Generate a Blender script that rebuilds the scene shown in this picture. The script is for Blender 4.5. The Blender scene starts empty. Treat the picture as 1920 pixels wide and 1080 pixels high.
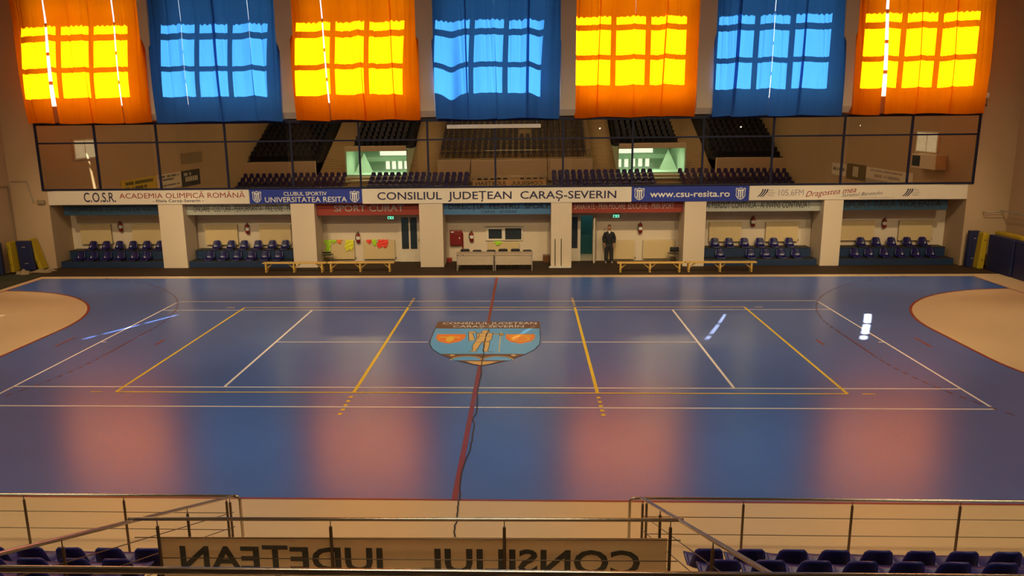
import bpy, math, random
from mathutils import Vector, Matrix
random.seed(7)
S = bpy.context.scene
COL = S.collection

# ------------------------------------------------------------------ camera
FPX, CX = 1444.2975, 930.2476
YAW, PITCH, ROLL = -0.0406, 0.2101, -0.011
cd = bpy.data.cameras.new('camera')
cam = bpy.data.objects.new('camera', cd); COL.objects.link(cam); S.camera = cam
cd.sensor_width = 36; cd.lens = FPX / 1920 * 36; cd.shift_x = (960 - CX) / 1920
cd.clip_start = 0.05; cd.clip_end = 300
_f = Vector((math.sin(YAW) * math.cos(PITCH), math.cos(YAW) * math.cos(PITCH), -math.sin(PITCH)))
_r = Vector((math.cos(YAW), -math.sin(YAW), 0)); _u = _r.cross(_f)
_r2 = math.cos(ROLL) * _r + math.sin(ROLL) * _u; _u2 = -math.sin(ROLL) * _r + math.cos(ROLL) * _u
M = Matrix((( _r2.x, _u2.x, -_f.x, 1.2801), (_r2.y, _u2.y, -_f.y, -22.4339), (_r2.z, _u2.z, -_f.z, 6.4641), (0, 0, 0, 1)))
cam.matrix_world = M

# ------------------------------------------------------------------ sky, sun, hall lamps, added fill lights, exposure
S.view_settings.view_transform = 'Standard'; S.view_settings.look = 'None'
S.view_settings.exposure = 0.0; S.view_settings.gamma = 1.0; S.view_settings.use_curve_mapping = False
W = bpy.data.worlds.new('sky'); S.world = W; W.use_nodes = True
_bg = W.node_tree.nodes['Background']
_bg.inputs[0].default_value = (0.86, 0.94, 1.0, 1); _bg.inputs[1].default_value = 1.45
AZ, EL = math.radians(-113.0), math.radians(40.0)
SUN = Vector((math.cos(AZ) * math.cos(EL), math.sin(AZ) * math.cos(EL), -math.sin(EL)))
sl = bpy.data.lights.new('sun', 'SUN'); sl.energy = 44; sl.angle = math.radians(0.55); sl.color = (1.0, 0.97, 0.9)
so = bpy.data.objects.new('sun', sl); COL.objects.link(so)
so.rotation_euler = SUN.to_track_quat('-Z', 'Y').to_euler(); so.location = (30, 60, 40)
def area(name, loc, sx, sy, power, color, rot=(0, 0, 0)):
    l = bpy.data.lights.new(name, 'AREA'); l.shape = 'RECTANGLE'; l.size = sx; l.size_y = sy
    l.energy = power; l.color = color
    o = bpy.data.objects.new(name, l); COL.objects.link(o); o.location = loc; o.rotation_euler = rot
    return o
for x in (-13, 0, 13):
    area('hall_lamp', (x, 0, 12.6), 5, 1.2, 360, (1.0, 0.78, 0.48))
    area('stand_fill', (x, -16.5, 12.6), 5, 1.2, 520, (1.0, 0.76, 0.44))  # second one is fill added over the stand to brighten its mirror image
for y, dn in ((-9.5, 29), (0.5, 46), (-3.0, 76)):                      # ceiling floodlights aimed at the far side; steepest row added to brighten mid floor
    for k in range(6):
        l = bpy.data.lights.new('floodlight', 'SPOT'); l.energy = 1100 if dn > 60 else 2600; l.color = (1.0, 0.78, 0.47)
        l.spot_size = math.radians(44); l.spot_blend = 0.75; l.shadow_soft_size = 0.25
        o = bpy.data.objects.new('floodlight', l); COL.objects.link(o); o.location = (-17.5 + 7*k, y, 12.6)
        o.rotation_euler = (math.radians(90 - dn), 0, 0)
for x in (-11.2, 11.6):
    area('lobby_fill', (x, -19.6, 3.97), 3.4, 2, 150, (0.80, 1.0, 0.84))  # unseen fill added near the opening to light the lobby fronts

area('passage_fill', (4.2, 15.2, 2.9), 0.5, 0.5, 7, (0.8, 1.0, 0.95))  # added fill that keeps the doorway interior from going black
# ------------------------------------------------------------------ materials
MATS = {}
def mat(name, col, rough=0.6, metal=0.0, var=0.10, scale=3.0, bump=0.0, spec=0.5, coat=0.0, emit=0.0, detail=3.0):
    if name in MATS: return MATS[name]
    m = bpy.data.materials.new(name); m.use_nodes = True; MATS[name] = m
    nt = m.node_tree; b = nt.nodes['Principled BSDF']
    tc = nt.nodes.new('ShaderNodeTexCoord'); nz = nt.nodes.new('ShaderNodeTexNoise')
    nz.inputs['Scale'].default_value = scale; nz.inputs['Detail'].default_value = detail
    nt.links.new(tc.outputs['Object'], nz.inputs['Vector'])
    mx = nt.nodes.new('ShaderNodeMix'); mx.data_type = 'RGBA'
    c = list(col)
    mx.inputs[6].default_value = (*[max(0, v * (1 - var)) for v in c], 1)
    mx.inputs[7].default_value = (*[min(1, v * (1 + var)) for v in c], 1)
    nt.links.new(nz.outputs['Fac'], mx.inputs[0]); nt.links.new(mx.outputs[2], b.inputs['Base Color'])
    b.inputs['Roughness'].default_value = rough; b.inputs['Metallic'].default_value = metal
    b.inputs['Specular IOR Level'].default_value = spec; b.inputs['Coat Weight'].default_value = coat
    b.inputs['Coat Roughness'].default_value = 0.08
    if bump:
        bp = nt.nodes.new('ShaderNodeBump'); bp.inputs['Strength'].default_value = bump
        nt.links.new(nz.outputs['Fac'], bp.inputs['Height']); nt.links.new(bp.outputs[0], b.inputs['Normal'])
    if emit:
        nt.links.new(mx.outputs[2], b.inputs['Emission Color']); b.inputs['Emission Strength'].default_value = emit
    return m
def cloth(name, trans, refl, k):
    m = bpy.data.materials.new(name); m.use_nodes = True; MATS[name] = m
    nt = m.node_tree; nt.nodes.remove(nt.nodes['Principled BSDF']); out = nt.nodes['Material Output']
    tc = nt.nodes.new('ShaderNodeTexCoord'); nz = nt.nodes.new('ShaderNodeTexNoise'); mp = nt.nodes.new('ShaderNodeMapping')
    mp.inputs['Scale'].default_value = (9, 1, 0.6); nz.inputs['Scale'].default_value = 1.5; nz.inputs['Detail'].default_value = 4
    nt.links.new(tc.outputs['Object'], mp.inputs[0]); nt.links.new(mp.outputs[0], nz.inputs['Vector'])
    mx = nt.nodes.new('ShaderNodeMix'); mx.data_type = 'RGBA'
    mx.inputs[6].default_value = (*[v * 0.88 for v in trans], 1); mx.inputs[7].default_value = (*[min(1, v * 1.12) for v in trans], 1)
    nt.links.new(nz.outputs['Fac'], mx.inputs[0])
    t = nt.nodes.new('ShaderNodeBsdfTranslucent'); d = nt.nodes.new('ShaderNodeBsdfDiffuse'); a = nt.nodes.new('ShaderNodeMixShader')
    nt.links.new(mx.outputs[2], t.inputs[0]); d.inputs[0].default_value = (*refl, 1); a.inputs[0].default_value = k
    nt.links.new(d.outputs[0], a.inputs[1]); nt.links.new(t.outputs[0], a.inputs[2]); nt.links.new(a.outputs[0], out.inputs[0])
    return m
def glass(name, fac, gl, tr, rough=0.0):
    m = bpy.data.materials.new(name); m.use_nodes = True; MATS[name] = m
    nt = m.node_tree; nt.nodes.remove(nt.nodes['Principled BSDF']); out = nt.nodes['Material Output']
    t = nt.nodes.new('ShaderNodeBsdfTransparent'); g = nt.nodes.new('ShaderNodeBsdfGlossy'); a = nt.nodes.new('ShaderNodeMixShader')
    t.inputs[0].default_value = (*tr, 1); g.inputs[0].default_value = (*gl, 1); g.inputs['Roughness'].default_value = rough
    a.inputs[0].default_value = fac
    nt.links.new(t.outputs[0], a.inputs[1]); nt.links.new(g.outputs[0], a.inputs[2]); nt.links.new(a.outputs[0], out.inputs[0])
    return m
WALL = mat('wall_paint', (0.70, 0.575, 0.42), 0.75, var=0.05, scale=0.8, spec=0.25)
SIDEW = mat('side_wall_paint', (0.50, 0.355, 0.215), 0.8, var=0.07, scale=0.6, spec=0.2)
CEIL = mat('ceiling_paint', (0.30, 0.25, 0.19), 0.9, spec=0.1)
CREAM = mat('cream_floor', (0.70, 0.53, 0.31), 0.34, var=0.04, scale=1.5, spec=0.45)
BLUEF = mat('blue_floor', (0.062, 0.148, 0.49), 0.26, var=0.08, scale=0.7, spec=1.0)
RUBBER = mat('dark_floor_strip', (0.045, 0.026, 0.014), 0.8, var=0.25, scale=5, spec=0.2)
WHITE = mat('white_paint', (0.95, 0.93, 0.88), 0.4)
YELLOW = mat('yellow_paint', (0.86, 0.64, 0.03), 0.4)
REDL = mat('red_line_paint', (0.26, 0.03, 0.022), 0.35)
DASH = mat('dashed_line_paint', (0.10, 0.035, 0.09), 0.4)
BLACK = mat('black_paint', (0.012, 0.011, 0.012), 0.5)
BROWN = mat('brown_paint', (0.14, 0.055, 0.015), 0.4)
SKYB = mat('sky_blue_paint', (0.10, 0.44, 0.90), 0.3)
EMBY = mat('emblem_yellow', (0.95, 0.62, 0.03), 0.4)
ORNG = mat('orange_paint', (0.90, 0.24, 0.012), 0.4)
GOLD = mat('gold_paint', (0.74, 0.50, 0.16), 0.4)
STEEL = mat('stainless_steel', (0.50, 0.44, 0.38), 0.22, metal=1.0, var=0.06, scale=20)
DSTEEL = mat('dark_steel', (0.16, 0.115, 0.085), 0.35, metal=0.9)
FRAMEB = mat('blue_black_frame', (0.006, 0.007, 0.035), 0.5, spec=0.3)
SEATL = mat('navy_bucket_plastic', (0.010, 0.009, 0.085), 0.25)
TERU = mat('upper_stand_concrete', (0.33, 0.25, 0.16), 0.8)
SEATB = mat('blue_seat_plastic', (0.018, 0.018, 0.17), 0.32, spec=0.5)
SEATD = mat('dark_seat_plastic', (0.030, 0.022, 0.030), 0.5)
SEATN = mat('navy_seat_plastic', (0.006, 0.009, 0.028), 0.55)
TERR = mat('stand_terrazzo', (0.26, 0.20, 0.13), 0.8)
STAIRM = mat('stair_concrete', (0.50, 0.37, 0.22), 0.8)
PODIUM = mat('podium_blue', (0.009, 0.030, 0.085), 0.55, var=0.2)
PODTOP = mat('podium_top', (0.014, 0.014, 0.016), 0.6)
RADI = mat('radiator_enamel', (0.68, 0.52, 0.27), 0.4, var=0.03)
RED = mat('extinguisher_red', (0.21, 0.012, 0.009), 0.35)
LABELW = mat('label_white', (0.75, 0.72, 0.62), 0.5)
WOODY = mat('bench_wood', (0.68, 0.42, 0.10), 0.5, var=0.15, scale=6)
DESK = mat('desk_laminate', (0.46, 0.36, 0.25), 0.5)
GREYM = mat('grey_metal', (0.34, 0.30, 0.25), 0.45, metal=0.3)
DARKG = mat('dark_window_pane', (0.02, 0.028, 0.03), 0.12, spec=0.6)
PVC = mat('white_pvc', (0.72, 0.62, 0.47), 0.45)
TEAL = mat('teal_passage', (0.03, 0.16, 0.16), 0.7)
MATB = mat('mat_blue', (0.011, 0.016, 0.075), 0.5, var=0.2)
MATY = mat('mat_yellow', (0.45, 0.31, 0.010), 0.5)
TARP = mat('dark_green_tarp', (0.028, 0.032, 0.014), 0.8, var=0.4, scale=4, bump=0.4)
SACK = mat('beige_sack', (0.30, 0.22, 0.12), 0.8, bump=0.3)
EXITG = mat('exit_sign_green', (0.12, 0.75, 0.45), 0.5, emit=1.6)
BULB = mat('lamp_bulb', (1.0, 0.86, 0.6), 0.5, emit=14)
DAYL = mat('daylight_pane', (0.88, 0.97, 0.90), 0.5, var=0.15, scale=4, emit=1.5)
DAYW = mat('curtained_daylight_pane', (0.95, 0.88, 0.66), 0.5, var=0.2, scale=5, emit=0.3)
LOBBY = mat('lobby_paint', (0.60, 0.74, 0.60), 0.8)
BANB = mat('banner_royal_blue', (0.014, 0.035, 0.30), 0.5)
BANC = mat('banner_cream', (0.74, 0.65, 0.52), 0.5, var=0.03)
BANR = mat('slogan_red', (0.27, 0.032, 0.014), 0.6)
BANT = mat('slogan_teal', (0.018, 0.062, 0.115), 0.6)
BANL = mat('slogan_blue', (0.055, 0.16, 0.32), 0.6)
BANG = mat('slogan_grey_green', (0.40, 0.40, 0.33), 0.6)
LNAVY = mat('letter_navy', (0.022, 0.018, 0.06), 0.5)
LRED = mat('letter_red', (0.28, 0.018, 0.018), 0.5)
LGREY = mat('letter_grey', (0.32, 0.27, 0.26), 0.5)
LLIGHT = mat('letter_pale', (0.60, 0.42, 0.34), 0.5)
BACKB = cloth('banner_mesh', (0.95, 0.72, 0.40), (0.93, 0.76, 0.50), 0.30)
BACKL = mat('banner_mesh_letter', (0.075, 0.068, 0.055), 0.7)
LIME = mat('bib_lime', (0.42, 0.72, 0.03), 0.7)
NEONY = mat('bib_yellow', (0.70, 0.68, 0.03), 0.7)
NEONR = mat('bib_red', (0.85, 0.06, 0.03), 0.7)
NEONO = mat('bib_orange', (0.85, 0.20, 0.05), 0.7)
SKIN = mat('skin', (0.42, 0.20, 0.10), 0.55)
JACKET = mat('black_jacket', (0.010, 0.010, 0.013), 0.8)
TROUS = mat('dark_trousers', (0.022, 0.020, 0.022), 0.85)
SHOE = mat('grey_shoe', (0.28, 0.25, 0.21), 0.6)
CORG = cloth('orange_curtain', (1.0, 0.225, 0.0008), (0.66, 0.10, 0.002), 0.75)
CBLU = cloth('blue_curtain', (0.018, 0.100, 0.27), (0.075, 0.23, 0.85), 0.66)
GLASS = glass('tinted_gallery_glass', 0.70, (0.86, 0.81, 0.62), (0.34, 0.34, 0.34))
FROST = cloth('frosted_glass', (0.62, 0.60, 0.56), (0.7, 0.7, 0.68), 0.7)
CLEAR = glass('clear_window_glass', 0.06, (0.9, 0.9, 0.9), (0.97, 0.98, 0.98))

# ------------------------------------------------------------------ mesh helpers
class MB:
    def __init__(s): s.v = []; s.f = []; s.m = []; s.sm = []
    def add(s, vs, fs, m=0, smooth=False):
        o = len(s.v); s.v += [tuple(v) for v in vs]
        for f in fs: s.f.append([i + o for i in f]); s.m.append(m); s.sm.append(smooth)
        return s
    def box(s, x0, x1, y0, y1, z0, z1, m=0):
        x0, x1 = min(x0, x1), max(x0, x1); y0, y1 = min(y0, y1), max(y0, y1); z0, z1 = min(z0, z1), max(z0, z1)
        vs = [(x0,y0,z0),(x1,y0,z0),(x1,y1,z0),(x0,y1,z0),(x0,y0,z1),(x1,y0,z1),(x1,y1,z1),(x0,y1,z1)]
        return s.add(vs, [(3,2,1,0),(4,5,6,7),(0,1,5,4),(1,2,6,5),(2,3,7,6),(3,0,4,7)], m)
    def obox(s, c, ax, ay, az, m=0):
        c, ax, ay, az = map(Vector, (c, ax, ay, az))
        vs = [c + i*ax + j*ay + k*az for k in (-.5,.5) for i, j in ((-.5,-.5),(.5,-.5),(.5,.5),(-.5,.5))]
        return s.add(vs, [(3,2,1,0),(4,5,6,7),(0,1,5,4),(1,2,6,5),(2,3,7,6),(3,0,4,7)], m)
    def tube(s, pts, r, n=10, m=0, cap=True):
        pts = [Vector(p) for p in pts]; rings = []
        rr = r if isinstance(r, (list, tuple)) else [r] * len(pts)
        for i, p in enumerate(pts):
            d = (pts[min(i+1, len(pts)-1)] - pts[max(i-1, 0)]).normalized()
            a = d.orthogonal().normalized() if i == 0 else (pa - d * pa.dot(d)).normalized()
            pa = a; b = d.cross(a)
            rings.append([p + rr[i]*(math.cos(2*math.pi*k/n)*a + math.sin(2*math.pi*k/n)*b) for k in range(n)])
        vs = [v for R_ in rings for v in R_]; fs = []
        for i in range(len(pts)-1):
            for k in range(n):
                fs.append((i*n+k, i*n+(k+1)%n, (i+1)*n+(k+1)%n, (i+1)*n+k))
        s.add(vs, fs, m, True)
        if cap:
            s.add(rings[0][::-1], [tuple(range(n))], m); s.add(rings[-1], [tuple(range(n))], m)
        return s
    def lathe(s, c, prof, n=16, m=0, axis='z'):
        vs = []; fs = []
        for r, h in prof:
            for k in range(n):
                a = 2*math.pi*k/n; p = (r*math.cos(a), r*math.sin(a), h)
                if axis == 'y': p = (p[0], p[2], p[1])
                vs.append((c[0]+p[0], c[1]+p[1], c[2]+p[2]))
        for i in range(len(prof)-1):
            for k in range(n): fs.append((i*n+k, i*n+(k+1)%n, (i+1)*n+(k+1)%n, (i+1)*n+k))
        return s.add(vs, fs, m, True)
    def ball(s, c, rx, ry, rz, n=12, m=0):
        vs = []; fs = []; k = n//2+1
        for i in range(k+1):
            t = math.pi*i/k
            for j in range(n):
                a = 2*math.pi*j/n
                vs.append((c[0]+rx*math.sin(t)*math.cos(a), c[1]+ry*math.sin(t)*math.sin(a), c[2]+rz*math.cos(t)))
        for i in range(k):
            for j in range(n): fs.append((i*n+j, (i+1)*n+j, (i+1)*n+(j+1)%n, i*n+(j+1)%n))
        return s.add(vs, fs, m, True)
    def fpoly(s, pts, z, m=0):
        a = sum(pts[i][0]*pts[(i+1)%len(pts)][1]-pts[(i+1)%len(pts)][0]*pts[i][1] for i in range(len(pts)))
        if a < 0: pts = pts[::-1]
        return s.add([(p[0], p[1], z) for p in pts], [tuple(range(len(pts)))], m)
    def fline(s, pts, w, z, m=0):
        for a, b in zip(pts[:-1], pts[1:]):
            a, b = Vector(a), Vector(b); d = (b-a); L = d.length
            if L < 1e-6: continue
            n = Vector((-d.y, d.x))/L*w/2
            s.fpoly([a+n, a-n, b-n, b+n], z, m)
        return s
    def text(s, body, org, u, v, width, cap, m=0, bold=0.0, shear=0.0, n=None, lift=0.004):
        vs, fs, x0, x1 = glyphs(body, bold, shear)
        u, v, org = Vector(u), Vector(v), Vector(org); nn = u.cross(v) if n is None else Vector(n)
        sx = width/(x1-x0); sy = cap/CAPH
        s.add([org + u*((p[0]-x0)*sx) + v*(p[1]*sy) + nn*lift for p in vs], fs, m)
        return s
    def build(s, name, mats, parent=None, org=(0,0,0), bevel=0.0, loc=None):
        me = bpy.data.meshes.new(name)
        me.from_pydata([(v[0]-org[0], v[1]-org[1], v[2]-org[2]) for v in s.v], [], s.f)
        for m in (mats if isinstance(mats, (list, tuple)) else [mats]): me.materials.append(m)
        for p, mi, sm in zip(me.polygons, s.m, s.sm): p.material_index = mi; p.use_smooth = sm
        me.update()
        o = bpy.data.objects.new(name, me); COL.objects.link(o)
        if parent is not None: o.parent = parent
        else: o.location = org if loc is None else loc
        if bevel:
            b = o.modifiers.new('bevel', 'BEVEL'); b.width = bevel; b.segments = 2; b.limit_method = 'ANGLE'
        return o
_G = {}
def glyphs(body, bold=0.0, shear=0.0):
    if 'M' in body.upper(): bold = 0.0            # thickened M outlines self-intersect
    k = (body, bold, shear)
    if k in _G: return _G[k]
    c = bpy.data.curves.new('lettering', 'FONT'); c.body = body; c.size = 1.0; c.offset = bold; c.shear = shear; c.resolution_u = 3
    o = bpy.data.objects.new('lettering', c); COL.objects.link(o)
    dg = bpy.context.evaluated_depsgraph_get(); e = o.evaluated_get(dg); me = e.to_mesh()
    vs = [tuple(v.co) for v in me.vertices]; fs = [tuple(p.vertices) for p in me.polygons]
    e.to_mesh_clear(); bpy.data.objects.remove(o); bpy.data.curves.remove(c)
    _G[k] = (vs, fs, min(v[0] for v in vs), max(v[0] for v in vs))
    return _G[k]
CAPH = max(v[1] for v in glyphs('H')[0])
TEXTS = []
def tag(o, label, cat, group=None):
    o['label'] = label; o['category'] = cat
    if group: o['group'] = group
    return o
def struct(o):
    if o.parent is None: o['kind'] = 'structure'
    return o
def thing(name, label, cat, loc=(0,0,0), group=None, rz=0.0):
    o = bpy.data.objects.new(name, None); o.empty_display_size = 0.1; COL.objects.link(o)
    o.location = loc; o.rotation_euler = (0, 0, rz)
    return tag(o, label, cat, group)
def copy_tree(o, parent=None):
    c = o.copy(); COL.objects.link(c)
    if parent is not None: c.parent = parent
    for ch in list(o.children): copy_tree(ch, c)
    return c
ORD = ['first','second','third','fourth','fifth','sixth','seventh','eighth','ninth','tenth','eleventh','twelfth','thirteenth',
       'fourteenth','fifteenth','sixteenth','seventeenth','eighteenth','nineteenth','twentieth']
XP, ZP, YP = (1,0,0), (0,0,1), (0,1,0)

# ------------------------------------------------------------------ floor with its painted lines
fl = MB()
fl.box(-23, 23, -37, 16.5, -0.3, 0.0, 0)
L1, L2, L3, L4 = 0.002, 0.0035, 0.005, 0.0065
fl.fpoly([(-22.55, 10.5), (22.55, 10.5), (22.55, 14.05), (-22.55, 14.05)], L1, 2)          # dark strip
fl.fpoly([(-22.55, 6.0), (-20.35, 6.0), (-20.35, 10.5), (-22.55, 10.5)], L1, 2)
fl.fpoly([(-20, -10), (20, -10), (20, 10), (-20, 10)], L1, 1)
fl.fline([(-20,-10), (20,-10)], 0.06, L2, 3)
def arc(cx, cy, r, a0, a1, n=24): return [(cx + r*math.cos(math.radians(a0+(a1-a0)*i/n)), cy + r*math.sin(math.radians(a0+(a1-a0)*i/n))) for i in range(n+1)]
for sx in (-1, 1):
    ga = [(-p[0]*sx, p[1]) for p in arc(-20, 1.5, 6, 90, 0) + arc(-20, -1.5, 6, 0, -90)]
    fl.fpoly(ga, L2, 0); fl.fline(ga, 0.09, L3, 3)
    fl.fline([(sx*20, -10), (sx*20, 10)], 0.06, L3, 3)
    ft = [(-p[0]*sx, p[1]) for p in arc(-20, 1.5, 9, 72, 0, 60) + arc(-20, -1.5, 9, 0, -72, 60)]
    for i in range(0, len(ft)-1, 2): fl.fline(ft[i:i+2], 0.06, L3, 4)
    fl.fline([(sx*13, -0.5), (sx*13, 0.5)], 0.07, L3, 3); fl.fline([(sx*10, -0.3), (sx*10, 0.3)], 0.07, L3, 3)
    fl.fline([(sx*11.885, -5.485), (sx*11.885, 5.485)], 0.06, L2, 5)                        # tennis
    fl.fline([(sx*6.4, -4.115), (sx*6.4, 4.115)], 0.07, L2, 5)
    fl.fline([(sx*11.885, 0), (sx*11.7, 0)], 0.05, L3, 5)
    fl.fline([(sx*9, -4.5), (sx*9, 4.5)], 0.075, L3, 6)                                     # volleyball
    fl.fline([(sx*3, -4.5), (sx*3, 4.5)], 0.085, L3, 6)
    for s2 in (-1, 1):
        for k in range(5): fl.fline([(sx*3, s2*(4.75+0.28*k)), (sx*3, s2*(4.88+0.28*k))], 0.09, L3, 6)
        fl.fline([(sx*9.35, s2*4.5), (sx*9.65, s2*4.5)], 0.05, L3, 6)
for y in (-5.485, 5.485, -4.115, 4.115): fl.fline([(-11.885, y), (11.885, y)], 0.055, L2, 5)
fl.fline([(-20, -5.485), (-11.8, -5.485)], 0.055, L2, 5)
for x0, x1 in ((-6.4, -1.72), (1.74, 6.4)): fl.fline([(x0, 0), (x1, 0)], 0.05, L2, 5)
for y in (-4.5, 4.5): fl.fline([(-9, y), (9, y)], 0.06, L4, 6)
fl.fline([(0, 2.45), (0, 10)], 0.10, 0.0078, 3); fl.fline([(0, -10), (0, -2.34)], 0.11, 0.0078, 3)
ck = [(0.07,1.49),(0.0,0.06),(0.04,-1.21),(0.04,-2.31),(0.09,-3.13),(0.06,-4.17),(0.1,-5.01),(0.12,-5.94),(0.06,-6.25),(0.13,-6.6),(0.12,-7.25),(0.13,-7.74),(0.06,-8.55),(0.05,-9.39),(0.09,-10.02),(0.08,-10.25),(0.11,-10.71),(0.1,-11.0),(0.13,-11.25)]
crk = [ck[0]]
for a, b in zip(ck[:-1], ck[1:]):
    for k in (1, 2, 3): crk.append((a[0]+(b[0]-a[0])*k/3+(random.uniform(-.02,.02) if k < 3 else 0), a[1]+(b[1]-a[1])*k/3))
fl.fline(crk, 0.028, 0.012, 7)
struct(fl.build('floor', [CREAM, BLUEF, RUBBER, REDL, DASH, WHITE, YELLOW, BLACK]))

# painted county shield on the court
em = MB()
def curve_side(sx):
    return [(1.70*sx+0.01, 2.45), (1.70*sx+0.01, 0.35), (1.66*sx+0.01, -0.25), (1.50*sx+.01, -0.80), (1.25*sx+.01, -1.24), (0.95*sx+.02, -1.62), (0.62*sx+.03, -1.95), (0.30*sx+.03, -2.2), (0.03, -2.36)]
rt = curve_side(1); lt = curve_side(-1)
em.fpoly(rt + lt[::-1][1:], 0.008, 2)
em.fpoly([((x-.02)*0.985+.02, (y-.1)*0.985+.1) for x, y in rt + lt[::-1][1:]], 0.0088, 0)
em.fpoly([(-1.69, 2.45), (1.71, 2.45), (1.71, 1.56), (-1.69, 1.56)], 0.0094, 1)
em.text('CONSILIUL JUDEȚEAN', (-1.50, 2.08, 0.0096), XP, YP, 3.1, 0.27, 3, bold=0.006)
em.text('CARAȘ-SEVERIN', (-1.12, 1.68, 0.0096), XP, YP, 2.3, 0.25, 3, bold=0.006)
lowb = [(-1.22, -1.24), (1.26, -1.24), (0.97, -1.6), (0.65, -1.93), (0.33, -2.18), (0.03, -2.33), (-0.27, -2.18), (-0.59, -1.93), (-0.92, -1.6)]
em.fpoly(lowb, 0.0094, 1)
for c in (-0.42, 0.46):
    em.fpoly([(c+0.40*math.cos(a)*(1 if abs(c) else 1), -1.86+0.36*math.sin(a)) for a in [math.pi*i/12 for i in range(13)]], 0.0098, 0)
    em.fline([(c+0.44*math.cos(a), -1.86+0.42*math.sin(a)) for a in [math.pi*i/12 for i in range(13)]], 0.04, 0.0099, 5)
for x in (-0.85, 0.9): em.fpoly([(x+0.08*math.cos(i*math.pi/4), -1.38+0.08*math.sin(i*math.pi/4)) for i in range(8)], 0.0098, 5)
em.fpoly([(-0.42, -1.95), (0.48, -1.95), (0.25, -2.18), (0.03, -2.3), (-0.2, -2.18)], 0.0099, 5)
for c in (-1.08, 1.08):
    em.fpoly([(c-0.45, 0.88), (c+0.45, 0.88), (c+0.45, 0.42), (c+0.32, 0.05), (c, -0.2), (c-0.32, 0.05), (c-0.45, 0.42)], 0.0094, 4)
    if c < 0:
        em.fpoly([(c-0.36, 0.46), (c+0.30, 0.46), (c+0.30, 0.56), (c-0.36, 0.58)], 0.0098, 6)
        em.fpoly([(c-0.10, 0.52), (c-0.02, 0.66), (c+0.10, 0.60), (c+0.12, 0.2), (c, -0.02), (c-0.12, 0.14)], 0.0099, 6)
    else:
        em.fline([(c+0.26*math.cos(i*math.pi/8), 0.36+0.26*math.sin(i*math.pi/8)) for i in range(17)], 0.07, 0.0098, 6)
        em.fline([(c-0.36, 0.62), (c-0.12, 0.76), (c+0.12, 0.76), (c+0.36, 0.62)], 0.08, 0.0099, 6)
        em.fline([(c-0.15, 0.3), (c+0.15, 0.42)], 0.06, 0.0099, 6)
man = [[(-0.12,1.32),(0.06,1.32),(0.12,1.12),(0.03,0.98),(-0.1,0.98),(-0.17,1.12)], [(-0.30,0.98),(0.22,0.98),(0.20,0.30),(0.12,0.0),(-0.28,0.0),(-0.26,0.4)],
       [(-0.30,0.0),(-0.08,0.0),(-0.14,-0.5),(-0.20,-0.98),(-0.42,-1.08),(-0.30,-0.9),(-0.34,-0.5)], [(-0.05,0.05),(0.16,0.05),(0.16,-0.5),(0.14,-0.98),(0.30,-1.06),(0.0,-1.0),(0.0,-0.5)],
       [(-0.32,1.0),(-0.56,1.02),(-0.54,1.2),(-0.40,1.22),(-0.22,0.9)], [(-0.56,1.0),(-0.42,0.96),(-0.30,0.2),(-0.48,0.1)],
       [(0.18,0.96),(0.48,0.72),(0.52,0.82),(0.22,1.02)], [(0.42,1.0),(0.56,0.95),(0.56,0.72),(0.44,0.66)]]
for p in man: em.fpoly(p, 0.0098, 5)
for p in man: em.fline(p+[p[0]], 0.018, 0.0104, 2)
em.fline([(0.46, 1.2), (0.47, -1.05)], 0.03, 0.0104, 5)
em.fline([(-0.2,0.9),(-0.22,0.3)], 0.02, 0.0106, 2); em.fline([(-0.26,0.62),(0.2,0.62)], 0.02, 0.0106, 2); em.fline([(0.0,0.95),(0.02,0.1)], 0.02, 0.0106, 2)
tag(em.build('floor_emblem', [SKYB, BROWN, BLACK, WHITE, ORNG, GOLD, EMBY]), 'painted blue and brown shield emblem at the centre of the blue court', 'emblem')

# ------------------------------------------------------------------ hall shell
GY = 12.49
COLX = [(-15.72,-14.57), (-9.54,-8.44), (-3.62,-2.54), (2.39,3.33), (8.39,9.35), (14.55,15.40)]
XL, XR = -22.6, 22.6
XI0, XI1 = -20.85, 20.74
w = MB(); w.box(XL-0.3, XL, -37, 16.5, 0, 13.3); struct(w.build('wall_left', SIDEW))
w = MB(); w.box(XR, XR+0.3, -37, 16.5, 0, 13.3); struct(w.build('wall_right', SIDEW))
w = MB(); w.box(-23, 23, -37, 13.1, 13.0, 13.3); struct(w.build('ceiling', CEIL))
w = MB(); w.box(-23, 23, -37, -36.7, 0, 13.3); struct(w.build('wall_rear', SIDEW))
w = MB()

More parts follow.
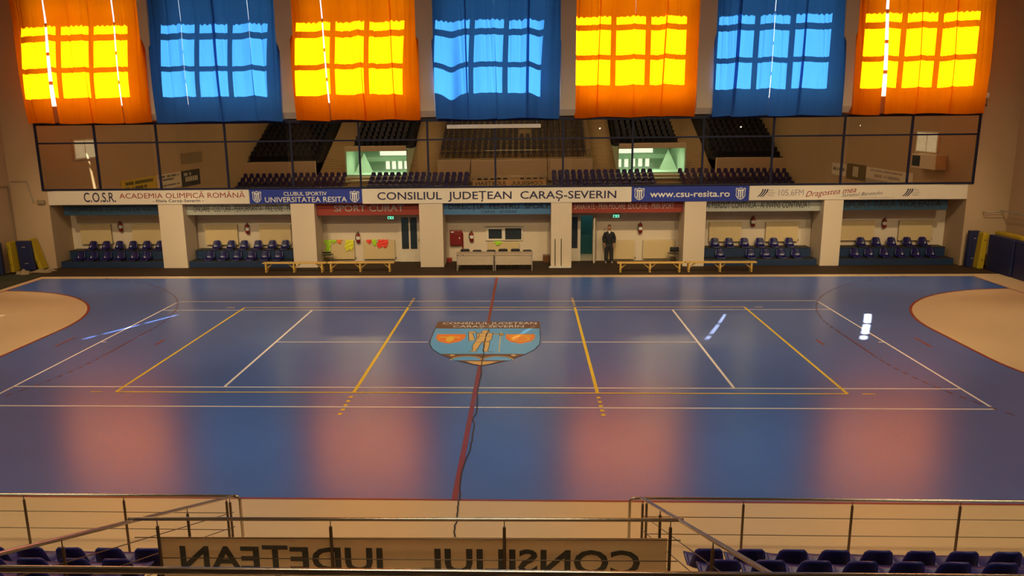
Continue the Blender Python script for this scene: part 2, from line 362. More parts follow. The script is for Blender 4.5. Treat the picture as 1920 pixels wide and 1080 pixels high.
DX0, DX1, DH = 3.84, 4.42, 2.18
w.box(XI0, DX0, 14.05, 14.25, 0, 2.99); w.box(DX1, XI1, 14.05, 14.25, 0, 2.99); w.box(DX0, DX1, 14.05, 14.25, DH, 2.99)
struct(w.build('wall_back', WALL))
for nm, x0, x1 in (('left', XL, XI0), ('right', XI1, XR)):                                  # end blocks beside the recess
    w = MB(); w.box(x0, x1, GY, 16.2, 0, 6.72); w.box(x0, x1, GY, 12.8, 6.72, 13.0); struct(w.build('wall_end_%s' % nm, SIDEW))
for a, b in COLX:
    c = MB(); c.box(a, b, GY, 13.75, 0, 2.99); c.box(a, b, GY+0.10, 13.75, 3.6, 6.6)
    struct(c.build('column', WALL, bevel=0.012))
for a, b in ((-15.58,-15.16),(-9.58,-8.84),(-3.48,-2.74),(2.76,3.42),(8.64,9.36),(14.70,15.26)):
    c = MB(); c.box(a, b, 12.14, 12.80, 7.05, 13.0); c.add([(a,12.14,7.05),(b,12.14,7.05),(b,12.42,6.78),(a,12.42,6.78),(a,12.8,6.78),(b,12.8,6.78),(a,12.8,7.05),(b,12.8,7.05)], [(0,3,2,1),(3,4,5,2),(0,6,4,3),(1,2,5,7)])
    struct(c.build('column_upper', WALL))
w = MB(); w.box(XI0, XI1, GY, 16.2, 2.985, 3.66); struct(w.build('beam_gallery', BANC))
w = MB(); w.box(XI0, XI1, GY+0.05, 16.2, 6.60, 6.72); w.box(XI0, XI1, 15.4, 15.6, 3.66, 6.6); struct(w.build('wall_gallery', mat('gallery_dim_tone', (0.16, 0.12, 0.08), 0.8)))  # dimness of the gallery put into its dark wall colour
# passage behind the open door
w = MB(); w.box(2.6, 6.4, 16.1, 16.2, 0, 2.98); w.box(2.6, 2.7, 14.25, 16.1, 0, 2.98); w.box(6.3, 6.4, 14.25, 16.1, 0, 2.98); struct(w.build('wall_passage', TEAL))
# upper wall pierced by seven windows
WC = [-18.2, -12.0, -6.05, 0.0, 6.02, 12.1, 18.2]; HW = 2.42; ZS, ZT = 7.42, 12.2; WY0, WY1 = 12.80, 12.92
w = MB(); xs = [-23] + [c + d for c in WC for d in (-HW, HW)] + [23]
for i in range(0, len(xs), 2): w.box(xs[i], xs[i+1], WY0, WY1, 6.72, 13.3)
for c in WC: w.box(c-HW, c+HW, WY0, WY1, 6.72, ZS); w.box(c-HW, c+HW, WY0, WY1, ZT, 13.3)
struct(w.build('wall_upper', SIDEW))
for i, c in enumerate(WC):
    fr = MB(); y0, y1 = 12.815, 12.905
    p = [-HW, -HW+0.05, -0.84, -0.64, 0.64, 0.84, HW-0.05, HW]
    for a, b in ((0,1),(2,3),(4,5),(6,7)): fr.box(c+p[a], c+p[b], y0, y1, ZS, ZT)
    for z0, z1 in ((ZS, ZS+0.04), (8.43, 8.55), (9.68, 9.81), (10.90, 11.06), (ZT-0.05, ZT)): fr.box(c-HW, c+HW, y0+.002, y1-.002, z0, z1)
    o = struct(fr.build('window_%d' % (i+1), PVC))
    g = MB(); g.box(c-HW+0.01, c+HW-0.01, 12.857, 12.863, 8.50, ZT-0.01); g.build('pane', CLEAR, o)
    g = MB(); g.box(c-HW+0.01, c+HW-0.01, 12.857, 12.863, ZS+0.01, 8.50); g.build('frosted_pane', FROST, o)
# corrugated eave outside, whose edge cuts the sunlight at the top of the curtains
ev = MB(); n = 460; top = []; bot = []
for i in range(n+1):
    x = -24 + 50*i/n; top.append((x, 13.9, 12.75)); bot.append((x, 13.9, 12.41 + 0.035*math.sin(x*2*math.pi/0.24)))
ev.add(top + bot + [(v[0], 13.96, v[2]) for v in top] + [(v[0], 13.96, v[2]) for v in bot],
       [f for i in range(n) for f in ((i, i+1, n+2+i, n+1+i), (2*n+2+i, 3*n+3+i, 3*n+4+i, 2*n+3+i), (n+1+i, n+2+i, 3*n+4+i, 3*n+3+i))])
ev.box(-24, 26, 12.92, 13.96, 12.75, 12.9)
struct(ev.build('roof_eave', GREYM))

# ------------------------------------------------------------------ curtains
def curtain(label, m, e, cuts, bil, seed):
    """e = (left top, left bottom, right top, right bottom); cuts = seams (x top, x bottom, gap top, gap bottom); bil(u, z) = forward billow"""
    rnd = random.Random(seed); ZB, ZTOP = 6.70, 12.55
    root = thing('curtain', label, 'curtain', ((e[1]+e[3])/2, 12.3, ZB), 'window curtains')
    org = root.location[:]
    edges = [(e[0], e[1], 0, 0)] + cuts + [(e[2], e[3], 0, 0)]
    for k in range(len(edges)-1):
        a, b = edges[k], edges[k+1]; off = 0.012*(k % 2)
        nx, nz = 44, 34; cz = [(rnd.uniform(.12, .88), rnd.uniform(-.12, .12), rnd.uniform(.015, .045)) for _ in range(3)]; mb = MB(); vs = []
        p1, p2, am = rnd.uniform(0, 6), rnd.uniform(0, 6), rnd.uniform(0.008, 0.02)
        for j in range(nz+1):
            t = j/nz; z = ZB + (ZTOP-ZB)*t
            def mixg(q): return (q[0]*t + q[1]*(1-t), q[2]*t + q[3]*(1-t))
            xa, ga = mixg(a); xb, gb = mixg(b)
            x0, x1 = xa + ga/2, xb - gb/2
            for i in range(nx+1):
                s = i/nx; x = x0 + (x1-x0)*s
                u = (x-e[1])/(e[3]-e[1])
                y = 12.29 - bil(u, t) + off + am*math.sin(x*5.2+p1+t*0.8) + 0.5*am*math.sin(x*13+p2) - 0.035*math.sin(math.pi*s)*(0.5+0.5*math.sin(3*t+p1)) + 0.05*abs(2*s-1)**6*(1-0.3*t) - sum(am_*math.exp(-((s-c0-c1*(1-t))/.022)**2)*min(1, .25+t) for c0, c1, am_ in cz)
                vs.append((x, min(y, 12.46), z + (0.03*math.sin(s*3.1+p1)-0.02 if j == 0 else 0)))
        fs = [(j*(nx+1)+i, j*(nx+1)+i+1, (j+1)*(nx+1)+i+1, (j+1)*(nx+1)+i) for j in range(nz) for i in range(nx)]
        mb.add(vs, fs, 0, True); mb.build('fabric_panel', m, root, org)
    return root
def hang(a, c=0.03): return lambda u, t: c + (a*math.sin(math.pi*(0.75-t)/1.1) if t < 0.75 else 0.0)
curtain('orange curtain with two bright slits over the left end of the glazed gallery', CORG, (-21.36,-21.02,-15.40,-15.38),
        [(-19.84,-19.70,0.02,0.20), (-18.25,-18.05,0.015,-0.06), (-16.78,-16.62,0.055,0.035)], hang(0.30), 1)
curtain('blue curtain second from left with two hairline slits above the gallery', CBLU, (-15.30,-15.16,-9.40,-9.50),
        [(-13.82,-13.62,0.022,0.012), (-12.35,-12.15,-0.12,-0.12), (-10.82,-10.62,0.022,-0.03)], hang(0.30), 2)
curtain('orange curtain third from left with one long slanting slit', CORG, (-9.05,-8.85,-3.38,-3.36),
        [(-7.62,-7.33,0.055,0.06), (-6.05,-5.78,0.012,-0.07), (-4.62,-4.45,-0.05,-0.05)], lambda u, t: hang(0.30)(u, t)*(0.92+0.18*(2*u-1)**2), 3)
curtain('blue curtain fourth from left above the screen case, sagging at its left side', CBLU, (-2.91,-2.66,2.86,2.70),
        [(-1.36,-1.25,-0.08,-0.05), (-0.12,0.02,0.008,-0.03), (1.42,1.32,-0.1,-0.12)], lambda u, t: hang(0.30)(u, t) + 0.34*(1-t)**1.4*math.exp(-((u-0.13)/0.06)**2) + 0.20*math.exp(-((u-0.84)/0.05)**2)*(1-t)**0.6, 4)
curtain('orange curtain third from right hanging almost flat without slits', CORG, (3.36,3.39,8.90,8.62),
        [(4.50,4.36,-0.04,-0.05), (5.95,5.95,0.008,-0.03), (7.35,7.15,-0.05,-0.05)], lambda u, t: 0.02, 5)
curtain('blue curtain second from right with a dark fold and a hairline slit', CBLU, (9.25,9.32,14.80,14.84),
        [(10.42,10.18,-0.14,-0.14), (11.86,11.68,0.025,0.02), (13.20,12.94,-0.05,-0.14)], hang(0.27), 6)
curtain('orange curtain at the right end split by a wide white slit', CORG, (15.14,15.26,20.95,20.80),
        [(16.44,16.52,0.10,0.20), (17.92,17.93,-0.05,-0.03), (19.36,19.35,-0.05,-0.03)], lambda u, t: hang(0.26)(u, t) + 0.05*(1-t)*(1-u), 7)
cr = MB(); cr.tube([(-22.0, 12.33, 12.52), (22.0, 12.33, 12.52)], 0.03)
struct(cr.build('trim_curtain_rail', GREYM))

# ------------------------------------------------------------------ glazed gallery front
MX = [-21.02,-18.3,-15.45,-12.3,-9.3,-6.22,-3.13,-0.11,2.91,5.98,9.07,12.11,15.16,18.05,20.90]
TILT = math.tan(math.radians(0.28)); ZG0, ZTR, ZG1 = 3.66, 5.80, 6.64
gl = thing('gallery_glazing', 'long dark reflecting glass front of the gallery under the curtains, in a thin blue frame', 'glazing', (0, GY-0.03, ZG0))
def gy(z): return GY - 0.03 - (z-5.1)*TILT
def gbar(mb, x0, x1, z0, z1, t=0.05):
    for a, b in ((z0, z1),):
        ya, yb = gy(a), gy(b)
        vs = [(x0,ya-t,a),(x1,ya-t,a),(x1,ya+t,a),(x0,ya+t,a),(x0,yb-t,b),(x1,yb-t,b),(x1,yb+t,b),(x0,yb+t,b)]
        mb.add(vs, [(3,2,1,0),(4,5,6,7),(0,1,5,4),(1,2,6,5),(2,3,7,6),(3,0,4,7)])
    return mb
mb = MB(); gbar(mb, MX[0]-.04, MX[-1]+.04, ZG1-0.05, ZG1+0.07); gbar(mb, MX[0]-.04, MX[-1]+.04, ZG0, ZG0+0.07); gbar(mb, MX[0]-.04, MX[-1]+.04, ZTR-0.035, ZTR+0.035, 0.04)
mb.build('frame', FRAMEB, gl, gl.location[:])
for x in MX: gbar(MB(), x-0.04, x+0.04, ZG0+.02, ZG1, 0.045).build('mullion', FRAMEB, gl, gl.location[:])
for a, b in zip(MX[:-1], MX[1:]):
    for z0, z1 in ((ZG0+.06, ZTR-.03), (ZTR+.03, ZG1-.04)):
        p = MB(); t = 0.004; ya, yb = gy(z0), gy(z1); wv = random.uniform(-0.0012, 0.0012); wz = random.uniform(-0.0008, 0.0008)
        p.add([(a+.03, ya-wv+wz, z0), (b-.03, ya+wv+wz, z0), (b-.03, yb+wv-wz, z1), (a+.03, yb-wv-wz, z1)], [(0,1,2,3)])
        p.build('pane', GLASS, gl, gl.location[:])
sc = MB(); sc.box(-2.24, 1.92, 12.26, 12.36, 6.27, 6.44)
t = thing('projection_screen_case', 'cream rolled projection screen case across the top of the middle panes', 'screen', (-0.16, 12.3, 6.27))
sc.build('case', BANC, t, t.location[:], bevel=0.02); 
for x in (1.75, -2.0): h = MB(); h.tube([(x, 12.31, 6.42), (x, 12.36, 6.62)], 0.008, 6); h.build('hanger', GREYM, t, t.location[:])
for i, (x, lb) in enumerate(((4.69, 'small glowing ceiling bulb behind the gallery glass, nearest the middle'), (11.15, 'small glowing bulb behind the gallery glass below the right-hand blue curtain'), (16.55, 'faint small glowing bulb near the right end of the gallery glass'))):
    r = 0.035 if i < 2 else 0.02
    t = thing('gallery_bulb', lb, 'lamp', (x, 14.2, 6.2)); b = MB(); b.ball((x, 14.2, 6.2), r, r, r*1.2); b.build('bulb', BULB, t, t.location[:]); b = MB(); b.tube([(x, 14.2, 6.23), (x, 14.2, 6.6)], 0.01, 6); b.build('cord', BLACK, t, t.location[:])

# ------------------------------------------------------------------ sponsor banners on the gallery beam
YF = 12.455
def club_shield(mb, x0, x1, z0, z1, y, mw, mb2):
    w_, h_ = x1-x0, z1-z0
    P = lambda q, k=1.0: [(x0+w_*(0.5+(a-0.5)*k), y, z0+h_*(0.5+(b-0.5)*k)) for a, b in q]
    sh = [(0.0,0.88),(0.12,0.96),(0.28,0.90),(0.5,1.0),(0.72,0.90),(0.88,0.96),(1.0,0.88),(0.94,0.6),(0.98,0.35),(0.8,0.12),(0.5,0.0),(0.2,0.12),(0.02,0.35),(0.06,0.6)]
    q = P(sh); mb.add(q, [tuple(range(len(q)))], mw)
    q = [(a, y-0.002, c) for a, _, c in P(sh, 0.86)]; mb.add(q, [tuple(range(len(q)))], mb2)
    for a, b, c, d in ((0.18,0.82,0.72,0.82),(0.24,0.36,0.2,0.72),(0.44,0.56,0.12,0.72),(0.64,0.76,0.2,0.72)):
        mb.add([(x0+w_*a, y-.004, z0+h_*c), (x0+w_*b, y-.004, z0+h_*c), (x0+w_*b, y-.004, z0+h_*d), (x0+w_*a, y-.004, z0+h_*d)], [(0,1,2,3)], mw)
def banner(x0, x1, z0, z1, mats, label, fill, y=YF, name='sponsor_banner', grp='sponsor banners on the gallery beam', cat='banner', depth=0.025):
    mb = MB(); mb.box(x0, x1, y, y+depth, z0, z1, 0); fill(mb, y-0.001)
    return tag(mb.build(name, mats, None, ((x0+x1)/2, y, z0)), label, cat, grp)
def T(mb, y, body, x0, x1, z0, z1, m=1, bold=0.0, shear=0.0, rise=0.0):
    u = Vector((1, 0, rise)).normalized(); mb.text(body, (x0, y, z0), u, ZP, (x1-x0), z1-z0, m, bold, shear, n=(0,-1,0))
def f1(mb, y):
    T(mb, y, 'C.O.S.R.', -19.14, -17.64, 3.13, 3.55, 2, 0.01); T(mb, y, 'ACADEMIA OLIMPICĂ ROMÂNĂ', -17.46, -11.6, 3.28, 3.51, 1, 0.004)
    T(mb, y, '- filiala Caraș-Severin -', -15.92, -13.53, 3.10, 3.22, 2, 0.01)
banner(-20.62, -11.42, 3.0, 3.655, [BANC, LRED, LNAVY], 'cream banner lettered C.O.S.R. and ACADEMIA OLIMPICA ROMANA in red', f1)
def f2(mb, y):
    T(mb, y, 'CLUBUL SPORTIV', -9.8, -7.81, 3.355, 3.52, 1, 0.008); T(mb, y, 'UNIVERSITATEA RESITA', -10.68, -6.9, 3.06, 3.285, 1, 0.008)
    club_shield(mb, -11.26, -10.83, 3.04, 3.58, y-.003, 1, 0); club_shield(mb, -6.76, -6.32, 3.02, 3.56, y-.003, 1, 0)
banner(-11.39, -6.20, 3.0, 3.655, [BANB, LABELW], 'royal blue banner lettered CLUBUL SPORTIV UNIVERSITATEA RESITA between two club shields', f2)
def f3(mb, y): T(mb, y, 'CONSILIUL  JUDEȚEAN  CARAȘ-SEVERIN', -5.5, 5.31, 3.14, 3.47, 1, 0.012)
banner(-6.18, 5.98, 2.96, 3.64, [BANC, LNAVY], 'long cream banner lettered CONSILIUL JUDETEAN CARAS-SEVERIN in navy', f3)
def f4(mb, y):
    T(mb, y, 'www.csu-resita.ro', 6.81, 10.35, 3.17, 3.44, 1, 0.016)
    club_shield(mb, 6.11, 6.57, 3.03, 3.60, y-.003, 1, 0); club_shield(mb, 10.60, 11.05, 3.02, 3.58, y-.003, 1, 0)
banner(6.0, 11.20, 2.97, 3.645, [BANB, LABELW], 'royal blue banner lettered www.csu-resita.ro between two club shields', f4)
def radio_logo(mb, y, x, z, k):
    for i in range(3):
        a = x + 0.10*i*k
        for j in range(6):
            s0, s1 = j/6, (j+1)/6; c = lambda s: a + (0.14*s + 0.10*math.sin(s*2.2))*k
            mb.add([(c(s0), y-.004, z+.34*k*s0), (c(s0)+.06*k, y-.004, z+.34*k*s0), (c(s1)+.06*k, y-.004, z+.34*k*s1), (c(s1), y-.004, z+.34*k*s1)], [(0,1,2,3)], 3)
    for i, wd in enumerate(('Radio', 'România', 'Reșița')): T(mb, y, wd, x+0.46*k, x+(0.72+0.06*(i == 1))*k, z+(0.25-0.11*i)*k, z+(0.33-0.11*i)*k, 2)
def f5(mb, y):
    radio_logo(mb, y, 11.56, 3.15, 1.0); radio_logo(mb, y, 17.90, 3.13, 0.98)
    T(mb, y, '105,6FM', 12.5, 13.6, 3.19, 3.46, 2, -0.012); T(mb, y, 'Dragostea mea', 13.69, 15.9, 3.13, 3.37, 1, 0.0, 0.35, 0.09)
    T(mb, y, 'Sunetul Banatului', 15.28, 17.07, 3.12, 3.27, 3, -0.006, 0.35, 0.06); T(mb, y, 'www.radio-resita.ro', 16.05, 17.56, 3.05, 3.13, 2, -0.01)
banner(11.22, 19.70, 3.0, 3.65, [BANC, LRED, LGREY, LNAVY], 'cream radio banner with red script Dragostea mea at the right end of the beam', f5)

# slogan boards hanging under the beam
YS = 12.86
def slog(x0, x1, z0, mats, label, fn): banner(x0, x1, z0, 2.975, mats, label, fn, YS, 'slogan_board', 'slogan boards under the gallery beam', 'sign', 0.04)
slog(-20.42, -15.72, 2.47, [BANT, BLACK], 'teal slogan board OLIMPISMUL CA MOD DE VIATA over the leftmost dugout', lambda mb, y: T(mb, y, 'OLIMPISMUL CA MOD DE VIAȚĂ', -20.15, -15.80, 2.60, 2.86, 1, 0.002))
slog(-14.57, -9.54, 2.45, [BANG, BLACK], 'pale slogan board ONOARE CULTURA PERFORMANTA over the second dugout from left', lambda mb, y: T(mb, y, 'ONOARE - CULTURA - PERFORMANTA - PRIETENIE - PAI', -14.22, -9.58, 2.60, 2.87, 1, 0.003))
slog(-8.44, -3.62, 2.39, [BANR, LGREY], 'red slogan board lettered SPORT CURAT over the coloured bibs', lambda mb, y: T(mb, y, 'SPORT CURAT', -7.61, -4.37, 2.57, 2.86, 1, 0.012))
def s4(mb, y): T(mb, y, 'DIRECȚIA  PENTRU  SPORT', -2.3, 2.32, 2.65, 2.87, 1, 0.005); T(mb, y, 'CARAS - SEVERIN', -0.81, 0.81, 2.45, 2.58, 1)
slog(-2.54, 2.39, 2.39, [BANL, BLACK], 'blue slogan board DIRECTIA PENTRU SPORT over the long desks', s4)
slog(3.33, 8.39, 2.43, [BANR, LLIGHT], 'red slogan board SANATATE PRIN MISCARE above the standing man', lambda mb, y: T(mb, y, 'SANATATE - PRIN MISCARE  EDUCATIE - PRIN SPORT', 3.46, 7.98, 2.61, 2.87, 1, 0.0))
slog(9.35, 14.55, 2.46, [BANG, BLACK], 'pale slogan board AI PIERDUT CONTINUA AI INVINS over the second dugout from right', lambda mb, y: T(mb, y, 'AI PIERDUT CONTINUA - AI INVINS CONTINUA !', 9.42, 14.03, 2.61, 2.89, 1, 0.003))
slog(15.40, 20.14, 2.48, [BANT, BLACK], 'teal slogan board SPORT FARA VIOLENTA over the rightmost dugout', lambda mb, y: T(mb, y, 'SPORT FARA VIOLENTA', 15.59, 19.86, 2.60, 2.91, 1, 0.008))

# ------------------------------------------------------------------ seats
def seat_shell(name, mat_, low, parent=None):
    """moulded bucket seat facing +Y, origin under the pan"""
    prof = [(0.24,-0.035), (0.22,0.0), (0.14,0.008), (0.05,-0.012), (-0.06,-0.016), (-0.14,0.0), (-0.185,0.05), (-0.205,0.13), (-0.225,0.22), (-0.245,0.31), (-0.255,0.345)]
    wid = [0.19,0.215,0.22,0.22,0.22,0.215,0.21,0.20,0.185,0.165,0.13]
    nt = 9; fr = []; bk = []
    for k, ((y, z), w_) in enumerate(zip(prof, wid)):
        for i in range(nt):
            t = -1 + 2*i/(nt-1); x = w_*t; c = abs(t)**3
            if k < 5: p = (x, y, z + 0.03*c); n = (0, 0, -0.02)
            else: p = (x, y + 0.055*c*(1-(k-5)/9), z + 0.02*c*max(0, 7-k)/2 - 0.012*c*(k > 8)); n = (0, -0.02, -0.004)
            fr.append(p); bk.append((p[0]*1.02, p[1]+n[1], p[2]+n[2]))
    N = len(fr); nk = len(prof); mb = MB(); fs = []
    for k in range(nk-1):
        for i in range(nt-1):
            a = k*nt+i; fs.append((a, a+nt, a+nt+1, a+1)); fs.append((N+a, N+a+1, N+a+nt+1, N+a+nt))
    for i in range(nt-1): fs.append((i, i+1, N+i+1, N+i)); a = (nk-1)*nt+i; fs.append((a+1, a, N+a, N+a+1))
    for k in range(nk-1): a = k*nt; fs.append((a+nt, a, N+a, N+a+nt)); a = k*nt+nt-1; fs.append((a, a+nt, N+a+nt, N+a))
    mb.add(fr + bk, fs, 0, True)
    zz = 0.045 if low else 0.43
    mb.v = [(v[0], v[1], v[2]+zz) for v in mb.v]
    return mb, zz
def make_seat(name, m, low):
    root = thing(name, 'seat', 'seat')
    mb, zz = seat_shell(name, m, low); mb.build('shell', m, root)
    b = MB()
    if low: b.box(-0.14, 0.14, -0.16, 0.16, 0, zz-0.015)
    else: b.box(-0.16, 0.16, -0.02, 0.02, zz-0.06, zz-0.02); b.box(-0.025, 0.025, -0.025, 0.025, 0.01, zz-0.03); b.box(-0.08, 0.08, -0.07, 0.07, 0, 0.012)
    b.build('bracket', BLACK if low else DSTEEL, root)
    return root
def first_or_copy(proto, used):
    if proto.name not in used: used.add(proto.name); return proto
    return copy_tree(proto)
USED = set()

# dugouts: blue two-step podium with rows of low bucket seats facing the court
lowseat = make_seat('bucket_seat', SEATL, True)
DUG = [('leftmost', -20.71, -15.74, [-19.71,-19.06,-18.41,-17.74,-17.06,-16.41], [-20.03,-19.41,-18.74,-18.09,-17.42,-16.81]),
       ('second left', -14.55, -9.56, [-13.62,-12.92,-12.28,-11.61,-10.92,-10.28], [-13.73,-13.09,-12.43,-11.75,-11.08,-10.45]),
       ('second right', 9.37, 14.45, [10.1,10.76,11.47,12.18,12.83,13.54], [10.21,11.59,12.29,12.99,13.68]),
       ('rightmost', 15.42, 20.54, [16.83,17.53,18.23,18.95,19.65], [16.35,16.99,17.68,18.38,19.09,19.75])]
for nm, x0, x1, up, lo in DUG:
    t = thing('dugout_podium', 'dark blue two-step bench podium of the %s dugout' % nm, 'podium', ((x0+x1)/2, 13.2, 0), 'dugout podiums')
    org = t.location[:]
    a = MB(); a.box(x0, x1, 12.62, 13.30, 0, 0.28, 0); a.box(x0, x1, 12.62, 13.30, 0.28, 0.30, 1); a.build('lower_step', [PODIUM, PODTOP], t, org, bevel=0.01)
    a = MB(); a.box(x0+.06, x1-.06, 13.30, 13.95, 0, 0.69, 0); a.box(x0+.06, x1-.06, 13.28, 13.95, 0.69, 0.72, 1); a.build('upper_step', [PODIUM, PODTOP], t, org, bevel=0.01)
    for row, xs_, y, z in (('upper', up, 13.57, 0.72), ('lower', lo, 12.98, 0.30)):
        for k, x in enumerate(xs_):
            s = first_or_copy(lowseat, USED); s.location = (x, y, z); s.rotation_euler = (0, 0, math.pi)
            tag(s, 'blue bucket seat, %s from left on the %s step of the %s dugout' % (ORD[k], row, nm), 'seat', 'dugout bucket seats')

# ------------------------------------------------------------------ back wall fittings
def radiator(x0, x1, z0, z1, label):
    t = thing('radiator', label, 'radiator', ((x0+x1)/2, 14.0, z0), 'wall radiators'); org = t.location[:]
    a = MB(); a.box(x0, x1, 13.90, 13.955, z0, z1); n = int((x1-x0)/0.035)
    for i in range(n): xx = x0 + 0.02 + i*(x1-x0-0.04)/n; a.box(xx, xx+0.02, 13.892, 13.9, z0+0.03, z1-0.03)
    a.build('panel', RADI, t, org, bevel=0.006)
    g = MB(); g.box(x0, x1, 13.956, 14.0, z1-0.03, z1); g.build('grille', GREYM, t, org)
    v = MB(); v.box(x0+0.1, x0+0.14, 13.955, 14.05, z0+.1, z1-0.1); v.box(x1-0.14, x1-0.10, 13.955, 14.05, z0+.1, z1-.1); v.build('wall_mount', GREYM, t, org)
    v = MB(); v.tube([(x1+0.02, 13.96, z0+0.06), (x1+0.06, 13.96, z0+0.06), (x1+0.06, 14.04, z0+0.02)], 0.013, 6); v.ball((x1+0.04, 13.96, z0+0.08), .025, .025, .03, 8); v.build('valve', GREYM, t, org)
for q in ((-20.38,-18.85,.94,1.90,'cream radiator panel left in the leftmost dugout'), (-17.8,-16.36,.93,1.89,'cream radiator panel right in the leftmost dugout'),
          (-14.21,-12.64,.88,1.85,'cream radiator panel left in the second dugout from left'), (-11.57,-10.04,.87,1.83,'cream radiator panel right in the second dugout from left'),
          (-8.51,-7.01,.15,1.06,'cream radiator hung with a lime, an orange and a yellow bib'), (-6.57,-5.05,.15,1.05,'cream radiator hung with red bibs left of the white glazed door'),
          (-0.56,.91,.12,.95,'cream radiator below the dark two-pane window behind the desks'), (5.0,6.40,.10,.99,'cream radiator right behind the standing man'),
          (6.8,8.28,.12,1.0,'cream radiator left of the black folding chair'), (9.86,11.35,.92,1.83,'cream radiator panel left in the second dugout from right'),
          (12.49,13.99,.91,1.82,'cream radiator panel right in the second dugout from right'), (15.95,17.49,.94,1.87,'cream radiator panel left in the rightmost dugout'),
          (18.61,20.12,.93,1.86,'cream radiator panel right in the rightmost dugout')): radiator(*q)
def extinguisher(x, z0, z1, label):
    t = thing('fire_extinguisher', label, 'fire extinguisher', (x, 13.95, z0), 'wall fire extinguishers'); org = t.location[:]; h = z1-z0; y = 13.95
    a = MB(); a.lathe((x, y, z0), [(0.0,0),(0.085,0.0),(0.095,0.02),(0.095,h*0.66),(0.075,h*0.76),(0.03,h*0.81),(0.03,h*.84),(0,h*.84)]); a.build('cylinder', RED, t, org)
    a = MB(); a.lathe((x, y, z0), [(0.0965,h*0.28),(0.0965,h*0.55)]); a.build('label_sticker', LABELW, t, org)
    a = MB(); a.box(x-.025, x+.025, y-.03, y+.03, z0+h*.84, z0+h*.90); a.obox((x+.02, y-.03, z0+h*.95), (.02,0,0), (0,.12,.03), (0,0,.015)); a.build('valve', BLACK, t, org)
    a = MB(); a.tube([(x-.03, y, z0+h*.88), (x-.10, y-.02, z0+h*.80), (x-.125, y-.02, z0+h*.55), (x-.115, y-.02, z0+h*.25)], [.012,.012,.013,.02], 7); a.build('hose', BLACK, t, org)
    a = MB(); a.box(x-.03, x+.03, y+.09, 14.05, z0+h*.5, z0+h*.56); a.build('bracket', GREYM, t, org)
for q in ((-18.37,1.56,2.08,'red fire extinguisher on the wall of the leftmost dugout'), (-12.15,1.42,1.96,'red fire extinguisher on the wall of the second dugout from left'),
          (-6.80,.95,1.50,'red fire extinguisher between the two radiators hung with bibs'), (-1.34,.98,1.52,'red fire extinguisher right of the red hose cabinet'),
          (6.65,1.35,1.88,'red fire extinguisher to the right of the standing man'), (11.89,1.62,2.15,'red fire extinguisher in the second dugout from right'),
          (17.94,1.53,2.03,'red fire extinguisher in the rightmost dugout')): extinguisher(*q)
t = thing('hose_cabinet', 'red fire hose cabinet on the wall left of the desks', 'cabinet', (-2.08, 13.98, .8)); org = t.location[:]
a = MB(); a.box(-2.38, -1.80, 13.86, 14.05, .8, 1.52); a.build('body', RED, t, org, bevel=.012)
a = MB(); a.box(-2.35, -1.84, 13.84, 13.86, .84, 1.49); a.box(-2.28, -1.92, 13.835, 13.845, .95, 1.38); d = a.build('door', RED, t, org, bevel=.006)
a = MB(); a.box(-1.93, -1.89, 13.82, 13.84, 1.12, 1.2); a.build('latch', LABELW, d, org)
a = MB(); a.box(-2.32, -2.18, 13.832, 13.84, 1.42, 1.47); a.build('sticker', LABELW, d, org)
a = MB(); a.tube([(-1.77, 13.98, 0.06), (-1.77, 13.98, 1.36), (-1.80, 13.98, 1.40)], 0.03, 8); tag(a.build('hose_standpipe', RED, None, (-1.77, 13.98, 0.0)), 'thin reddish pipe dropping from the right edge of the hose cabinet', 'pipe')
# two-pane window behind the desks
w = MB(); w.box(-0.68, 1.10, 13.98, 14.05, 1.0, 1.66); o = struct(w.build('window_8', PVC, bevel=.008))
for x0, x1, z0, z1 in ((-0.53, .10, 1.10, 1.56), (.26, 1.03, 1.06, 1.60)):
    a = MB(); a.box(x0, x1, 13.972, 13.982, z0, z1); a.build('pane', DARKG, o)
a = MB(); a.box(-0.70, 1.12, 13.93, 14.05, 1.66, 1.69); a.build('window_blind_box', GREYM, o)
# white glazed door, bay three
w = MB(); w.box(-4.84, -3.70, 13.99, 14.05, 0, 2.22); o = struct(w.build('door_1', PVC, bevel=.008))
for x0, x1 in ((-4.70, -4.36), (-4.28, -3.96)):
    a = MB(); a.box(x0, x1, 13.982, 13.992, .62, 2.14); a.build('pane', DARKG, o)
a = MB(); a.box(-4.72, -3.94, 13.975, 13.99, .54, .60); a.build('rail', PVC, o); a = MB(); a.box(-3.91, -3.88, 13.93, 13.99, 1.0, 1.12); a.build('door_handle', GREYM, o)
